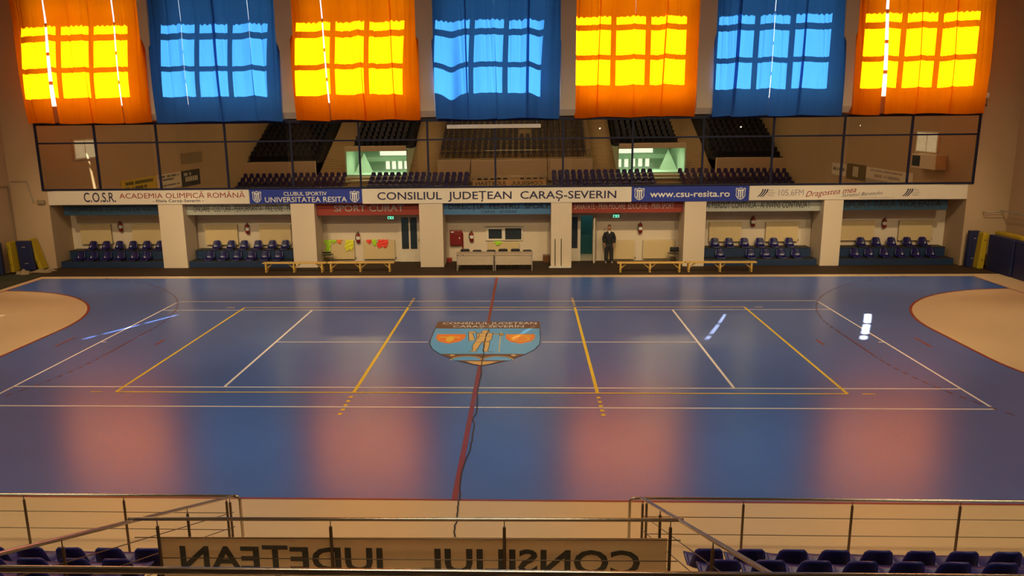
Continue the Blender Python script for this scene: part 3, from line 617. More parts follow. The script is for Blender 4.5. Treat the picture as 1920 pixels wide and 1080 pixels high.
# open double door, bay five
w = MB(); w.box(3.36, 3.84, 13.99, 14.05, 0, 2.22); w.box(4.42, 4.48, 13.99, 14.05, 0, 2.22); w.box(3.36, 4.48, 13.99, 14.05, 2.18, 2.26); o = struct(w.build('door_2', PVC, bevel=.008))
a = MB(); a.box(3.42, 3.70, 13.982, 13.992, .62, 2.12); a.build('pane', DARKG, o)
a = MB(); a.obox((4.50, 13.62, 1.08), (.05,-.01,0), (.16,.70,0), (0,0,2.12)); lf = a.build('door_leaf', PVC, o)
a = MB(); a.obox((4.473, 13.62, 1.4), (.012,-.003,0), (.11,.50,0), (0,0,1.3)); a.build('pane', DARKG, lf)
a = MB(); a.tube([(4.42, 13.33, 1.05), (4.38, 13.33, 1.05), (4.40, 13.42, 1.05)], .012, 6); a.build('door_handle', GREYM, lf)
for x, z, lb in ((-5.2, 2.13, 'small green lit exit sign under the SPORT CURAT board'), (5.5, 2.14, 'small green lit exit sign above the standing man')):
    t = thing('exit_sign', lb, 'sign', (x, 13.98, z)); org = t.location[:]
    a = MB(); a.box(x-.16, x+.16, 13.97, 14.05, z-.07, z+.08); a.build('housing', PVC, t, org, bevel=.008)
    a = MB(); a.box(x-.14, x+.14, 13.962, 13.97, z-.055, z+.065, 0); a.box(x-.11, x-.03, 13.958, 13.962, z-.04, z+.04, 1); a.add([(x+.02,13.958,z-.02),(x+.06,13.958,z-.02),(x+.06,13.958,z-.05),(x+.12,13.958,z+.005),(x+.06,13.958,z+.06),(x+.06,13.958,z+.03),(x+.02,13.958,z+.03)], [tuple(range(7))], 1); a.build('panel', [EXITG, LABELW], t, org)
a = MB(); a.box(2.06, 2.37, 13.6, 13.98, 0, .34); t = tag(a.build('wooden_box', BROWN, None, (2.2, 13.8, 0), bevel=.01), 'reddish brown box on the floor right of the desks against the column', 'box')
a = MB(); a.box(-2.53, -2.30, 13.75, 13.98, 0, .20); tag(a.build('floor_box', LRED, None, (-2.42, 13.85, 0), bevel=.01), 'small dark red box on the floor left of the desks', 'box')
# bibs hanging over the radiators: thin cloths with folds, draped over the panel edge
def bib(x0, x1, z0, ztop, m, label, seed, shape='hang', y=13.885):
    rnd = random.Random(seed); mb = MB(); nx, nz = 14, 16; vs = []; cx = (x0+x1)/2; hw = (x1-x0)/2; p1, p2 = rnd.uniform(0, 6), rnd.uniform(0, 6)
    for j in range(nz+1):
        t_ = j/nz
        k = {'hang': 1.0-0.42*t_+0.14*math.sin(7*t_+p1), 'spread': 0.72+0.34*math.sin(math.pi*(0.15+0.8*t_))+0.05*math.sin(11*t_+p1), 'short': max(0.12, 1.05*(1-t_)**0.7+0.10*math.sin(9*t_+p2))}[shape]
        sh = 0.10*hw*math.sin(5*t_+p2)
        for i in range(nx+1):
            q = -1+2*i/nx
            x = cx + hw*q*k + sh; edge = (0.10*math.sin(4*q+p1)+0.06*math.sin(9*q+p2))*t_
            z = ztop - (ztop-z0)*t_*(1-edge) if j else ztop+.014+.012*math.sin(6*q+p1)
            yy = y - 0.014 - 0.03*(0.5+0.5*math.sin(q*9+p1+3*t_))*min(1, .2+t_) - 0.012*math.sin(14*t_+p2+3*q) + (0.06 if j == 0 else 0)
            vs.append((x, yy, z))
    n = len(vs); vs2 = [(a_, b_-.006, c_) for a_, b_, c_ in vs]
    fs = [(j*(nx+1)+i, (j+1)*(nx+1)+i, (j+1)*(nx+1)+i+1, j*(nx+1)+i+1) for j in range(nz) for i in range(nx)]
    mb.add(vs, [f[::-1] for f in fs], 0, True); mb.add(vs2, fs, 0, True)
    return tag(mb.build('training_bib', m, None, ((x0+x1)/2, y, z0)), label, 'bib', 'training bibs')
bib(-8.42, -8.10, .56, 1.07, LIME, 'lime green bib hanging low at the left end of the first radiator', 1)
bib(-8.12, -7.84, .93, 1.075, LIME, 'short lime green bib folded over the radiator beside the orange one', 2, 'short')
bib(-7.84, -7.56, .90, 1.08, NEONO, 'small orange bib in the middle of the first radiator', 3, 'short')
bib(-7.42, -7.03, .60, 1.07, NEONY, 'yellow bib hanging at the right end of the first radiator', 4, 'spread')
bib(-6.40, -6.12, .88, 1.07, NEONR, 'small red bib at the left of the second radiator', 5, 'short')
bib(-6.13, -5.90, .80, 1.09, LIME, 'pale lime bib between the two red bibs', 6, 'hang')
bib(-5.86, -5.36, .73, 1.08, NEONR, 'large red bib spread over the second radiator', 7, 'spread')
bib(-0.28, .10, .80, .97, LIME, 'green bib draped over the radiator behind the desks', 8, 'short')
# desks and chairs behind them
def desk(x0, x1, label):
    t = thing('desk', label, 'desk', ((x0+x1)/2, 11.9, 0), 'grey desks'); org = t.location[:]
    a = MB(); a.box(x0, x1, 11.50, 12.25, .735, .765); a.build('desktop', DESK, t, org, bevel=.005)
    a = MB(); a.box(x0+.04, x1-.04, 11.56, 11.58, .27, .70); a.build('modesty_panel', DESK, t, org, bevel=.003)
    for x in (x0+.02, x1-.06):
        a = MB(); a.box(x, x+.04, 11.54, 11.58, 0, .735); a.box(x, x+.04, 12.17, 12.21, 0, .735); a.box(x, x+.04, 11.58, 12.17, .66, .70); a.box(x, x+.04, 11.52, 12.23, 0, .03); a.build('leg', GREYM, t, org)
desk(-1.88, -.17, 'left one of the two long grey desks under the DIRECTIA PENTRU SPORT board'); desk(-.165, 1.56, 'right one of the two long grey desks under the DIRECTIA PENTRU SPORT board')
def chair(name, label, group, loc, rz, dz=0.0, seatm=None):
    t = thing(name, label, 'chair', loc, group, rz); sm = seatm or BLACK
    a = MB(); a.box(-.21, .21, -.21, .22, .44, .47); a.build('seat', sm, t, bevel=.012)
    a = MB(); vs = []                                       # curved backrest
    for z, hw in ((.56, .20), (.62, .215), (.74+dz, .215), (.79+dz, .17)):
        for i in range(9):
            s_ = -1 + i/4; vs.append((hw*s_, .25-.04*abs(s_)**2, z))
    n = len(vs); vs2 = [(x, y+.02, z) for x, y, z in vs]
    fs = [(j*9+i, j*9+i+1, (j+1)*9+i+1, (j+1)*9+i) for j in range(3) for i in range(8)]
    rim = [(i, n+i, n+i+1, i+1) for i in range(8)] + [(27+i+1, n+27+i+1, n+27+i, 27+i) for i in range(8)] + [((j+1)*9, n+(j+1)*9, n+j*9, j*9) for j in range(3)] + [(j*9+8, n+j*9+8, n+(j+1)*9+8, (j+1)*9+8) for j in range(3)]
    a.add(vs + vs2, fs + [tuple(n+q for q in f[::-1]) for f in fs] + rim, 0, True); a.build('backrest', sm, t)
    for x in (-.2, .2):
        a = MB(); a.tube([(x, -.19, .445), (x, -.2, 0)], .012, 7); a.build('leg', GREYM, t)
        a = MB(); a.tube([(x, .235, .72), (x, .2, .45), (x, .24, 0)], .012, 7); a.build('leg', GREYM, t)
    return t
ch0 = None
for k, (x, dz) in enumerate(((-1.57, .0), (-1.01, -.045), (-.36, -.045), (.19, .0), (.76, .0), (1.31, -.05))):
    chair('office_chair', 'dark chair back showing over the desks, %s from left' % ORD[k], 'chairs behind the desks', (x, 12.52, 0), 0, .02+dz)
chair('folding_chair', 'black folding chair against the wall at the left radiator, behind the bench', 'folding chairs', (-8.18, 13.45, 0), math.pi, -.18)
chair('folding_chair', 'black backed folding chair by the column at the right of the radiators', 'folding chairs', (8.13, 13.42, 0), math.pi)
# benches
def bench(x0, x1, y, label):
    t = thing('gym_bench', label, 'bench', ((x0+x1)/2, y, 0), 'yellow wooden benches'); org = t.location[:]
    a = MB(); a.box(x0, x1, y-.15, y+.15, .40, .45); a.build('seat_board', WOODY, t, org, bevel=.008)
    L = x1-x0
    for f in (.05, .49, .93):
        x = x0 + L*f; a = MB(); a.box(x-.035, x+.035, y-.13, y-.07, 0, .40); a.box(x-.035, x+.035, y+.07, y+.13, 0, .40); a.box(x-.03, x+.03, y-.13, y+.13, .06, .11); a.build('leg', WOODY, t, org, bevel=.005)
        for sgn in ((1,), (-1, 1), (-1,))[(f > .1) + (f > .6)]:
            a = MB(); a.obox((x+sgn*.15, y, .28), (sgn*.30, 0, .24), (0, .05, 0), (-.04*sgn*.6, 0, .04*.8)); a.build('brace', WOODY, t, org)
bench(-10.62, -7.72, 11.42, 'yellow wooden bench in front of the column left of the bibs'); bench(-7.68, -4.66, 11.46, 'yellow wooden bench in front of the radiators hung with bibs')
bench(5.26, 8.18, 11.16, 'yellow wooden bench in front of the radiators near the standing man'); bench(8.24, 11.32, 11.20, 'yellow wooden bench reaching in front of the second dugout from right')
# goal post sockets / net poles lying against a column, cable channels
for x, lb in ((2.58, 'left thin dark pole leaning on the column right of the desks'), (2.86, 'right thin dark pole leaning on the column right of the desks')):
    a = MB(); a.tube([(x, 12.42, 0), (x, 12.475, 1.30)], .018, 7); tag(a.build('leaning_pole', DSTEEL, None, (x, 12.45, 0)), lb, 'pole')
a = MB(); a.box(2.30, 3.30, 12.2, 12.46, 0.0, .05); tag(a.build('base_plank', LABELW, None, (2.8, 12.3, 0), bevel=.005), 'pale plank on the floor at the foot of the column right of the desks', 'plank')

# ------------------------------------------------------------------ standing man
def skin(nodes, edges, name, m, parent, org, sub=2, extra=None):
    me = bpy.data.meshes.new(name); me.from_pydata([n[0] for n in nodes], edges, []); o = bpy.data.objects.new(name, me); COL.objects.link(o)
    mo = o.modifiers.new('s', 'SKIN'); mo.use_smooth_shade = True; sb = o.modifiers.new('d', 'SUBSURF'); sb.levels = sub; sb.render_levels = sub
    for v, n in zip(me.skin_vertices[0].data, nodes): v.radius = n[1] if isinstance(n[1], tuple) else (n[1], n[1])
    me.skin_vertices[0].data[0].use_root = True
    dg = bpy.context.evaluated_depsgraph_get(); e = o.evaluated_get(dg); q = e.to_mesh()
    mb = MB(); mb.add([tuple(v.co) for v in q.vertices], [tuple(p.vertices) for p in q.polygons], 0, True); e.to_mesh_clear()
    bpy.data.objects.remove(o); bpy.data.meshes.remove(me)
    if extra: extra(mb)
    return mb.build(name, m, parent, org)
PX, PY = 5.14, 13.48
t = thing('person', 'man standing by the open door in black jacket, dark trousers and grey shoes', 'person', (PX, PY, 0)); org = (0,0,0)
BN = [((0,0,.95),(.10,.07)), ((0,.01,1.12),(.10,.07)), ((0,.01,1.32),(.11,.07)), ((0,.01,1.44),(.06,.05)), ((0,.0,1.52),(.058,.058)), ((0,-.012,1.585),(.072,.082)),
      ((0,-.018,1.67),(.092,.112)), ((0,-.012,1.765),(.072,.088)),
      ((.09,0,.86),.06), ((.11,0,.50),.045), ((.125,.02,.10),.036), ((-.09,0,.86),.06), ((-.11,0,.50),.045), ((-.125,.02,.10),.036),
      ((.19,.01,1.40),.045), ((.262,.03,1.15),.038), ((.235,-.05,.92),.032), ((.215,-.075,.845),.040), ((-.19,.01,1.40),.045), ((-.262,.03,1.15),.038), ((-.235,-.05,.92),.032), ((-.215,-.075,.845),.040)]
BE = [(0,1),(1,2),(2,3),(3,4),(4,5),(5,6),(6,7),(0,8),(8,9),(9,10),(0,11),(11,12),(12,13),(3,14),(14,15),(15,16),(16,17),(3,18),(18,19),(19,20),(20,21)]
def face(mb):
    mb.ball((0,-.118,1.655), .015, .022, .026, 8)                                            # nose
    for s in (-1, 1):
        mb.ball((.080*s, .0, 1.665), .012, .022, .034, 8); mb.ball((.032*s, -.098, 1.69), .016, .012, .009, 8)
        for k in range(4):                                                                    # fingers, curled slightly
            b0 = Vector((.232*s-.018*k*s, -.085-.006*k, .83)); L = (.068,.078,.074,.058)[k]
            mb.tube([b0, b0+Vector((-.006*s, -.010, -L*.55)), b0+Vector((-.016*s, -.002, -L))], [.0105,.010,.008], 6)
        b0 = Vector((.195*s, -.095, .865)); mb.tube([b0, b0+Vector((-.022*s,-.02,-.025)), b0+Vector((-.026*s,-.022,-.055))], [.012,.011,.009], 6)
    mb.ball((0,-.096,1.612), .026, .012, .007, 8)
skin(BN, BE, 'body', SKIN, t, org, 2, face)
JN = [((0,.0,.84),(.185,.145)), ((0,.0,1.00),(.185,.145)), ((0,.01,1.18),(.195,.145)), ((0,.01,1.34),(.185,.135)), ((0,.01,1.45),(.115,.10)), ((0,.008,1.535),(.080,.080)),
      ((.185,.01,1.375),.092), ((.262,.03,1.15),.080), ((.235,-.05,.92),.062), ((-.185,.01,1.375),.092), ((-.262,.03,1.15),.080), ((-.235,-.05,.92),.062)]
skin(JN, [(0,1),(1,2),(2,3),(3,4),(4,5),(3,6),(6,7),(7,8),(3,9),(9,10),(10,11)], 'jacket', JACKET, t, org)
TN = [((0,0,.98),(.19,.14)), ((0,0,.88),(.185,.145)), ((.100,0,.76),.125), ((.120,0,.48),.098), ((.130,.01,.07),.085), ((-.100,0,.76),.125), ((-.120,0,.48),.098), ((-.130,.01,.07),.085)]
skin(TN, [(0,1),(1,2),(2,3),(3,4),(1,5),(5,6),(6,7)], 'trousers', TROUS, t, org)
a = MB(); vs = []
for z, hw, y in ((1.535, .062, -.055), (1.50, .058, -.085), (1.46, .045, -.108), (1.415, .022, -.125), (1.385, .004, -.132)):
    for i in range(5): q_ = -1+i/2; vs.append((hw*q_, y+.03*q_*q_, z))
n = len(vs); fs = [(j*5+i, j*5+i+1, (j+1)*5+i+1, (j+1)*5+i) for j in range(4) for i in range(4)]
a.add(vs + [(x, y+.012, z) for x, y, z in vs], fs + [tuple(n+q_ for q_ in f[::-1]) for f in fs], 0, True); a.build('shirt_collar', LABELW, t, org)
a = MB(); a.ball((0, .014, 1.735), .083, .098, .078, 14); a.build('hair', mat('short_hair', (.10,.05,.025), .8), t, org)
for s in (-1, 1):
    a = MB(); a.ball((.145*s, -.05, .05), .052, .14, .05, 12); a.ball((.145*s, -.055, .018), .056, .148, .018, 12); a.build('shoe', SHOE, t, org)

# ------------------------------------------------------------------ corners: crash mats, clutter, wall hardware
def crash_mat(cx, cy, w_, d_, h, rz, m, label, lean=0.0, z0=0.0):
    t = thing('crash_mat', label, 'mat', (cx, cy, z0), 'crash mats', rz)
    a = MB(); L = lean
    vs = [(-w_/2,-d_/2,0),(w_/2,-d_/2,0),(w_/2,d_/2,0),(-w_/2,d_/2,0),(-w_/2+L,-d_/2,h),(w_/2+L,-d_/2,h),(w_/2+L,d_/2,h),(-w_/2+L,d_/2,h)]
    a.add(vs, [(3,2,1,0),(4,5,6,7),(0,1,5,4),(1,2,6,5),(2,3,7,6),(3,0,4,7)]); a.build('cushion', m, t, bevel=.03)
    b = MB()
    for z in (h*.25, h*.8): b.box(-w_*.12+L*z/h, w_*.12+L*z/h, -d_/2-.012, -d_/2-.004, z-.02, z+.02)
    b.build('handle', BLACK if m is MATY else GREYM, t)
    return t
crash_mat(-21.28, 12.15, .17, .5, 1.42, 0, MATY, 'yellow crash mat leaning at the left end of the dugouts', -.38, 0.06)
crash_mat(-21.72, 11.75, .62, .22, 1.38, math.radians(8), MATB, 'dark blue crash mat with two pale handles beside the leaning yellow mat', -.08, 0.06)
crash_mat(-22.16, 11.45, .16, .45, 1.40, 0, MATY, 'narrow yellow crash mat between two dark blue mats on the left', -.04, 0.06)
crash_mat(-22.38, 10.75, .30, .35, 1.42, math.radians(20), MATB, 'dark blue crash mat at the left edge of the view', 0, 0.06)
crash_mat(21.00, 12.15, .42, .25, 1.62, 0, MATB, 'tall narrow dark blue crash mat right of the rightmost dugout', .04)
crash_mat(21.20, 11.85, .26, .40, 1.58, 0, MATY, 'yellow crash mat leaning beside the stacked blue mats on the right', .10)
crash_mat(21.46, 10.6, .30, 1.75, 1.55, 0, MATB, 'big dark blue crash mat standing in the right corner', .0)
crash_mat(21.84, 10.75, .36, 1.9, 1.66, 0, MATY, 'yellow crash mat standing behind the big blue one in the right corner', .0)
crash_mat(21.50, 8.68, .34, 1.9, 1.55, 0, MATB, 'dark blue crash mat at the right edge of the view', .0)
crash_mat(21.90, 8.68, .36, 1.9, 1.66, 0, MATY, 'yellow crash mat behind the blue mat at the right edge of the view', .0)
def lump(name, cx, cy, rx, ry, h, m, label, cat, seed, n=26):
    rnd = random.Random(seed); mb = MB(); vs = []; ph = [rnd.uniform(0, 6) for _ in range(6)]
    for j in range(n+1):
        for i in range(n+1):
            s, q = -1+2*i/n, -1+2*j/n; r = max(abs(s), abs(q))
            hh = h*(1-r**4)*(0.65+0.2*math.sin(6*s+ph[0]+2*q)+0.15*math.sin(9*q+ph[1]-3*s)) 
            vs.append((cx+rx*s*(1+.08*math.sin(4*q+ph[2])), cy+ry*q*(1+.08*math.sin(4*s+ph[3])), max(0.004, hh)))
    mb.add(vs, [(j*(n+1)+i, j*(n+1)+i+1, (j+1)*(n+1)+i+1, (j+1)*(n+1)+i) for j in range(n) for i in range(n)], 0, True)
    return tag(mb.build(name, m, None, (cx, cy, 0)), label, cat)
lump('tarpaulin', -21.45, 8.6, 1.0, 2.3, .16, TARP, 'crumpled dark green tarpaulin along the left edge of the court', 'tarpaulin', 3, 40)
lump('canvas_sack', -21.60, 11.15, .28, .22, .24, SACK, 'crumpled beige sack lying on the tarpaulin, nearer the camera', 'sack', 4)
lump('canvas_sack', -21.05, 11.75, .45, .30, .14, SACK, 'flat beige sack lying below the leaning yellow mat', 'sack', 5)
a = MB(); a.tube([(-22.56, 11.2, 3.9), (-22.56, 12.30, 3.9), (-22.56, 12.30, 1.3)], .02, 7); a.tube([(-22.5, 12.45, 4.1), (-21.75, 12.45, 4.1), (-21.55, 12.45, 3.1)], .018, 7)
tag(a.build('wall_conduit', GREYM, None, (-22.4, 12.2, 3.0)), 'thin dark conduit looping over the wall corner left of the gallery', 'conduit')
a = MB(); a.box(-21.35, -21.0, 12.38, GY, 3.05, 3.22); tag(a.build('junction_box', SACK, None, (-21.2, 12.4, 3.05), bevel=.01), 'small beige junction box at the left end of the gallery beam', 'box')
a = MB(); a.tube([(21.45, 12.2, 2.40), (22.3, 12.1, 2.46), (22.45, 9.0, 2.40)], .025, 8); a.tube([(21.5, 12.2, 2.4), (21.5, GY, 2.4)], .02, 6); a.tube([(22.3, 12.1, 2.46), (22.3, GY, 2.46)], .02, 6); a.tube([(22.44, 10, 2.42), (XR, 10, 2.42)], .02, 6)
for y in (11.6, 10.6, 9.6): a.ball((22.40, y, 2.48), .06, .06, .05, 8)
tag(a.build('wall_bar', GREYM, None, (22.2, 11.5, 2.4)), 'grey metal bar fixed round the wall corner over the right-hand mats', 'bar')
t = thing('security_camera', 'small white security camera on the wall beside the last orange curtain', 'camera', (20.98, 12.4, 7.2)); org = t.location[:]
a = MB(); a.lathe((20.98, 12.28, 7.42), [(0,-.12),(.07,-.12),(.085,-.05),(.085,.09),(.05,.12),(0,.12)], 14); a.build('housing', LABELW, t, org)
a = MB(); a.tube([(20.98, 12.28, 7.30), (20.98, 12.28, 7.05)], .012, 6); a.ball((20.98, 12.28, 7.02), .035, .035, .05, 8); a.build('lens', BLACK, t, org)
a = MB(); a.tube([(20.98, 12.30, 7.42), (20.98, GY, 7.42)], .025, 6); a.build('arm', GREYM, t, org)

# ------------------------------------------------------------------ side walls as the gallery glass mirrors them
def side_window(n, x, y0, y1, z0, z1):
    s = 1 if x < 0 else -1
    a = MB(); a.box(x, x+s*.06, y0-.08, y1+.08, z0-.08, z1+.08); o = struct(a.build('window_%d' % n, PVC))
    for k in range(2):
        ya, yb = y0 + (y1-y0)*(.5*k)+.04, y0+(y1-y0)*(.5*k+.5)-.04
        a = MB(); a.box(x+s*.06, x+s*.068, ya, yb, z0, z1); a.build('pane', DAYW, o)
side_window(9, XL, 4.95, 6.95, 4.85, 5.75); side_window(10, XR, 3.75, 5.9, 4.7, 5.65)
def wall_ban(x, y0, y1, z0, z1, mats, label, rows):
    s = 1 if x < 0 else -1
    mb = MB(); mb.box(x, x+s*.03, y0, y1, z0, z1, 0)
    for r, (fa, fb, za, zb) in enumerate(rows):
        n = max(3, int((fb-fa)*(y1-y0)/((zb-za)*(z1-z0)*0.8)))
        for k in range(n):
            if random.random() < .14: continue
            a_ = y0+(y1-y0)*(fa+(fb-fa)*k/n); b_ = y0+(y1-y0)*(fa+(fb-fa)*(k+.7)/n)
            mb.box(x+s*.03, x+s*.034, a_, b_, z0+(z1-z0)*za, z0+(z1-z0)*zb, 1)
    tag(mb.build('wall_banner', mats, None, (x, (y0+y1)/2, z0)), label, 'banner', 'side wall banners')
YB = mat('banner_yellow', (.62,.46,.04), .6); DKB = mat('banner_charcoal', (.05,.048,.05), .6)
wall_ban(XL, -1.75, 2.6, 2.5, 3.3, [YB, BLACK], 'yellow banner mirrored in the left part of the gallery glass', [(.1,.9,.6,.85),(.3,.95,.2,.45)])
wall_ban(XL, -5.4, -1.85, 2.3, 3.3, [BANC, BLACK], 'pale lettered banner mirrored right of the yellow one in the gallery glass', [(.05,.95,.75,.9),(.3,.8,.55,.68),(.1,.9,.2,.28)])
wall_ban(XL, -8.5, -5.5, 2.2, 3.3, [DKB, BANC], 'charcoal banner with pale letters mirrored in the third pane of the gallery glass', [(.15,.85,.3,.6),(.5,.9,.68,.85)])
wall_ban(XR, -5.3, -2.4, 2.5, 3.5, [mat('banner_tan_dark', (.16,.11,.05), .6), BANC], 'dark tan poster mirrored at the right of the gallery glass', [(.35,.65,.2,.85)])
wall_ban(XR, -2.3, 3.7, 2.4, 3.45, [BANC, LGREY], 'long pale lettered banner mirrored right of the tan poster', [(.1,.8,.8,.9),(.2,.75,.48,.65),(0,.85,.05,.35)])
wall_ban(XR, -7.8, -5.4, 2.6, 3.4, [BANC, BLACK], 'small pale banner mirrored left of the tan poster', [(.1,.9,.4,.65)])
a = MB(); a.box(XR-.55, XR, 4.4, 6.9, 3.85, 4.6); t = tag(a.build('ventilation_unit', PVC, None, (XR-.3, 5.6, 3.85), bevel=.02), 'beige boxed unit mirrored in the last pane of the gallery glass', 'unit')
g = MB(); g.box(XR-.57, XR-.55, 4.5, 5.3, 3.95, 4.5); g.build('grille', BLACK, t, t.location[:])
a = MB(); a.box(XL+.001, XL+.03, -9.2, -5.7, 3.75, 4.5); t = tag(a.build('score_panel', SACK, None, (XL, -7.5, 3.75)), 'pale wall panel mirrored in the third pane of the gallery glass', 'panel')

# ------------------------------------------------------------------ stand on the near side (seen from behind and mirrored in the glass)
TR, RISE, Z0, YR0 = 0.72, 0.29, 0.50, -13.10
BX0, BX1 = -3.05, 2.90
LST = ((-13.4,-11.75), (11.85,13.5))
st = MB()
ZL = Z0-.08
for sx0, sx1, zz in ((XL, BX0, ZL), (BX1, XR, Z0)):
    for i in range(5): st.box(sx0, sx1, YR0-TR*i-(.02 if i else 0), -17.4, (0 if i == 0 else zz+RISE*(i-1)), zz+RISE*i)
st.box(BX0, BX1, -14.62, -17.4, 0, 1.05)
struct(st.build('slab_lower_stand', TERR))
ls = MB()
for a0, a1 in LST:
    for i in range(10): ls.box(a0, a1, YR0+.02-TR*i/2, -17.35, 0.01, Z0/2+RISE*i/2+.10)
struct(ls.build('slab_lower_stairs', STAIRM))
# parapet wall with the two vomitories
VL, VR = (-14.0,-8.9), (9.0,14.5); VZ0, VZ1 = 2.0, 4.0; YV = -18.0
pw = MB()
for x0, x1 in ((XL, -16.6), (-6.15, 6.8), (17.0, XR)): pw.box(x0, x1, YV-.2, YV+.2, 0, 3.2)
for x0, x1 in ((-16.6, -14.0), (-8.9, -6.15), (6.8, 9.0), (14.5, 17.0)): pw.box(x0, x1, YV-.2, YV+.2, 0, 2.0)
for x0, x1 in (VL, VR): pw.box(x0, x1, YV-.2, YV+.2, 0, VZ0-.15); pw.box(x0, x1, YV-.3, YV+.15, VZ1, 4.42)
struct(pw.build('wall_parapet', WALL))
us = MB(); UT, UR = 0.8, 0.37
def upper(mb, x0, x1, z0, i0, n=17, split=1):
    for i in range(i0, n):
        for k in range(split):
            mb.box(x0, x1, -18.6-UT*(i+k/split), -36.7 if False else -18.6-UT*n, (z0+UR*i-.25 if i == i0 and k == 0 else z0+UR*(i-1)+.0), z0+UR*(i+(k+1)/split)-UR)
upper(us, -6.15, 6.8, 3.25, 0)
ud = MB(); upper(ud, XL, -16.6, 3.25, 0); upper(ud, 17.0, XR, 3.25, 0); upper(ud, -14.0, -8.9, 3.25, 3); upper(ud, 9.0, 14.5, 3.25, 3)
struct(ud.build('slab_upper_side_stand', mat('navy_stand_floor', (0.014, 0.016, 0.028), 0.8)))
us.box(-6.15, 6.8, -18.1, -18.75, 2.98, 3.32)
us.box(-23, 23, -18.6-UT*17-.3, -18.6-UT*17, 0, 13)
struct(us.build('slab_upper_stand', TERU))
ss = MB()
for x0, x1 in ((-16.6,-14.0), (-8.9,-6.15), (6.8,9.0), (14.5,17.0)):
    for i in range(34): ss.box(x0+.13, x1-.13, -18.2-.4*i, -18.2-.4*36, max(0, 1.8+.185*i-.3), 2.0+.185*i)
struct(ss.build('slab_upper_stairs', STAIRM))
# bright lobbies behind the vomitories
for nm, (x0, x1) in (('left', VL), ('right', VR)):
    lb = MB(); y1 = -25.0
    lb.box(x0-.1, x1+.1, YV-.3, y1, VZ0-.15, VZ0); lb.box(x0-.1, x1+.1, YV-.3, y1, 4.04, 4.10); lb.box(x0-.1, x1+.1, y1-.1, y1, VZ0, 4.1); lb.box(x0-.12, x0, YV-.3, y1, VZ0, 4.1); lb.box(x1, x1+.12, YV-.3, y1, VZ0, 4.1)
    lb.box(x0, x1, -23.6, -23.4, 2.85, 3.25) 
    d = 1 if nm == 'right' else -1; xe = x1 if d > 0 else x0
    pa = [(xe, -21.4, 2), (xe-d*1.5, -21.7, 2), (xe-d*.8, -21.6, 3.7)]; lb.add(pa + [(x_, y_-.15, z_) for x_, y_, z_ in pa], [(0,1,2), (5,4,3), (0,1,4,3), (1,2,5,4), (2,0,3,5)])
    struct(lb.build('wall_lobby_%s' % nm, LOBBY))
    xa, xb = (x0+1.6, x1-.1) if nm == 'left' else (x0+.1, x1-1.6)
    wn = MB(); wn.box(xa, xb, y1, y1+.04, 3.30, 3.9); 
    for k in range(5): xx = xa+(xb-xa)*(.15+.17*k); wn.box(xx, xx+.35, y1, y1+.04, 2.05, 2.8)
    struct(wn.build('window_lobby_%s' % nm, DAYL))
# seats of the near stand
stseat = make_seat('stadium_seat', SEATB, False)
PITCH_S = 0.52
ROWN = ['front','second','third','fourth','fifth']
for side, sgn, xs0, lim in (('left', -1, -3.60, -11.6), ('right', 1, 3.52, 11.7)):
    for i in range(5):
        for k in range(16):
            x = xs0 + sgn*PITCH_S*k + (0.0 if side == 'left' else 0.02)
            if abs(x) > abs(lim)-.2: continue
            s = first_or_copy(stseat, USED); s.location = (x, -13.40-TR*i, (ZL if sgn < 0 else Z0)+RISE*i)
            tag(s, 'blue plastic stadium seat, %s row, %s seat to the %s of the back-to-front lettered banner' % (ROWN[i], ORD[k], side), 'seat', 'stand seats %s of the banner' % side)
def seat_mass(name, label, cells, m):
    base, zz = seat_shell('s', m, False); mb = MB()
    q = MB()                                            # light version of the moulded shell
    q.box(-.2, .2, -.19, .2, .40, .44); q.add([(-.2,-.20,.42),(.2,-.20,.42),(.13,-.26,.78),(-.13,-.26,.78),(-.2,-.23,.42),(.2,-.23,.42),(.13,-.29,.78),(-.13,-.29,.78)], [(0,1,2,3),(7,6,5,4),(1,5,6,2),(4,0,3,7),(3,2,6,7)]); q.box(-.03, .03, -.03, .03, 0, .4)
    for x, y, z in cells: mb.add([(v[0]+x, v[1]+y, v[2]+z) for v in q.v], q.f, 0)
    o = mb.build(name, m); tag(o, label, 'seats'); o['kind'] = 'stuff'
    return o
def lower_cells(x0, x1): return [(x0+.3+PITCH_S*k, -13.40-TR*i, (ZL if x0 < 0 else Z0)+RISE*i) for i in range(5) for k in range(int((x1-x0-.4)/PITCH_S)+1)]
seat_mass('stadium_seats', 'block of stadium seats mirrored at the left of the glass, before the side wall', lower_cells(XL+.2, -13.4), SEATB)
seat_mass('stadium_seats', 'block of stadium seats mirrored at the right of the glass, before the side wall', lower_cells(13.5, XR-.2), SEATB)
def upper_cells(x0, x1, i0, n=15):
    return [(x0+.3+PITCH_S*k, -18.6-UT*i-.40, 3.25+UR*(i+1)-UR) for i in range(i0, n) for k in range(int((x1-x0-.5)/PITCH_S)+1)
            if not (abs(x0+.3+PITCH_S*k-1.28) < .45 and -18.6-UT*i-.4 > -23.3 and -18.6-UT*i-.4 < -21.8)]
seat_mass('stadium_seats', 'dark seat rows of the middle upper stand mirrored in the glass', upper_cells(-6.15, 6.8, 0), SEATD)
for x0, x1, i0, w_ in ((XL, -16.6, 0, 'left side block'), (17.0, XR, 0, 'right side block'), (-14.0, -8.9, 3, 'block over the left bright opening'), (9.0, 14.5, 3, 'block over the right bright opening')):
    seat_mass('stadium_seats', 'navy seat rows of the upper stand, %s, mirrored in the glass' % w_, upper_cells(x0, x1, i0), SEATN)
boxs = make_seat('padded_chair', SEATD, False)
